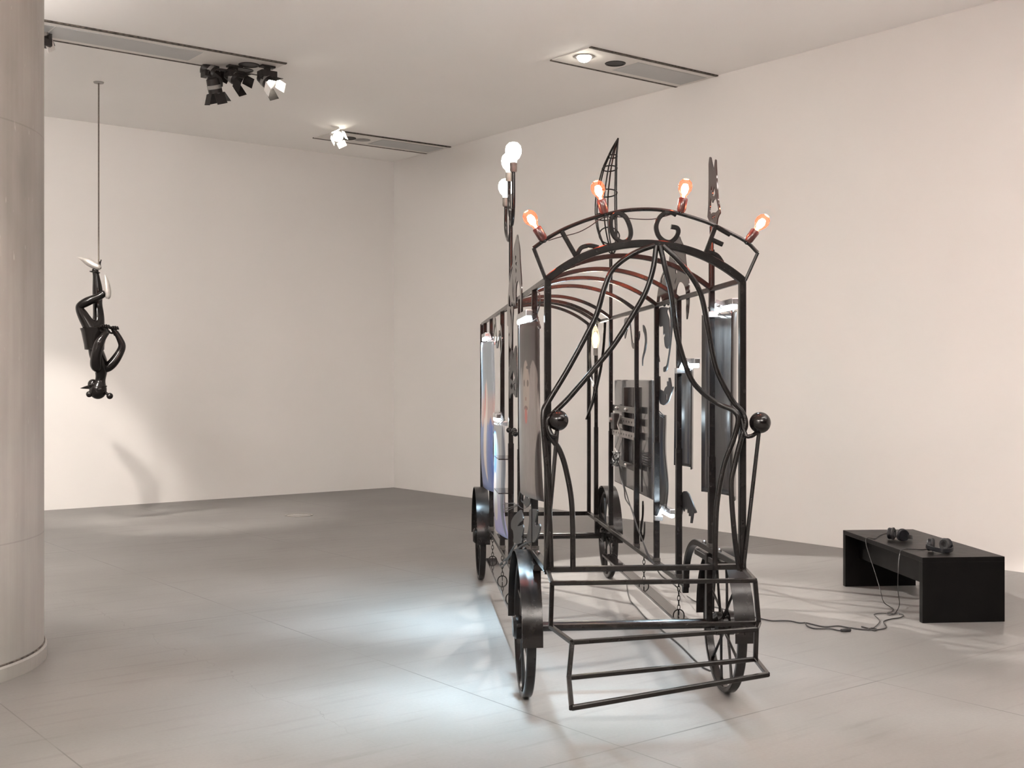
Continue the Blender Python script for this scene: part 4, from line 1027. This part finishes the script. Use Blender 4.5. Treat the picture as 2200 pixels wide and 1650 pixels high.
# mask: snout horn, side lobe, two ball ears, brow edge
bm = bmesh.new(); sweep(bm, catmull([fp(310,1425,-.02),fp(270,1430,-.02),(fp(235,1435,-.02)),fp(200,1440,-.02)], 5), circ(1,14), scale=[s.x for s in catmull([(r_(22),0,0),(r_(17),0,0),(r_(10),0,0),(r_(1),0,0)],5)]); B('horn', bm, M['latex'], fig)
B('mask', sphere(fp(368,1462,0), r_(84), sc=(1,.95,1.02)), M['latex'], fig)
B('mask_cheek', sphere(fp(326,1402,-.02), r_(50), sc=(1,1,1.05)), M['latex'], fig)
B('ball_ear', sphere(fp(296,1498,-.04), r_(31)), M['latex'], fig); B('ball_ear', sphere(fp(485,1516,.0), r_(32)), M['latex'], fig)
bm = bmesh.new(); sweep(bm, [fp(440,1480,.0), fp(470,1505,.0)], circ(r_(14),8)); B('ear_stem', bm, M['latex'], fig)
bm = bmesh.new()
c_ = fp(372,1450)
sweep(bm, [c_+Vector((r_(80)*math.cos(2*PI*k/30), r_(76)*math.sin(2*PI*k/30), r_(26)*math.cos(2*PI*k/30)+r_(6))) for k in range(30)], circ(r_(5),6), True); B('mask_edge', bm, M['latex'], fig)
# cord
ct = at_depth(212, 176, ZF); ct.z = CEIL
cord = thing('suspension_rope', 'thin dark rope running from the ceiling to the upside-down figure', 'rope', froot + Vector((0,0,(858-566)*K_)), YAW)
zc = CEIL - cord.location.z
B('rope', tube([(0,0,0),(0,0,zc-.002)], .008, 8), M['rope'], cord)
B('ceiling_plate', lathe([(0,0),(.05,0),(.055,.008),(.055,.012)], 20, mat=Matrix.Translation((0,0,zc-.014))), M['lid'], cord)

GROUPS = {'light_bar': 'light bars clipped on the carriage', 'hung_print': 'prints hung on the left side of the carriage', 'hung_sheet': 'dark sheets hung on the right side of the carriage',
          'headphones': 'headphones on the bench', 'headphone_cable': 'headphone cables falling from the bench', 'ceiling_slot': 'light slots in the ceiling', 'running_board': 'planks hung on chains under the carriage', 'cable': 'black cables around the carriage'}
for o in D.objects:
    k = o.name.split('.')[0]
    if o.parent is None and k in GROUPS: o['group'] = GROUPS[k]

# ------------------------------------------------------------------ camera and colour
cam = D.cameras.new('camera'); co = D.objects.new('camera', cam); COL.objects.link(co); SC.camera = co
cam.sensor_fit = 'HORIZONTAL'; cam.sensor_width = 36; cam.lens = F/2200*36
cam.shift_y = -(825-CY)/2200
co.location = (0,0,EYE); co.rotation_euler = (PI/2, 0, YAW)
cam.clip_end = 100
SC.view_settings.view_transform = 'Standard'; SC.view_settings.look = 'None'
SC.view_settings.gamma = 1; SC.view_settings.use_curve_mapping = False
SC.view_settings.exposure = 1.36
try:
    SC.cycles.use_denoising = True; SC.cycles.diffuse_bounces = 6; SC.cycles.max_bounces = 12; SC.cycles.transparent_max_bounces = 12
except Exception: pass
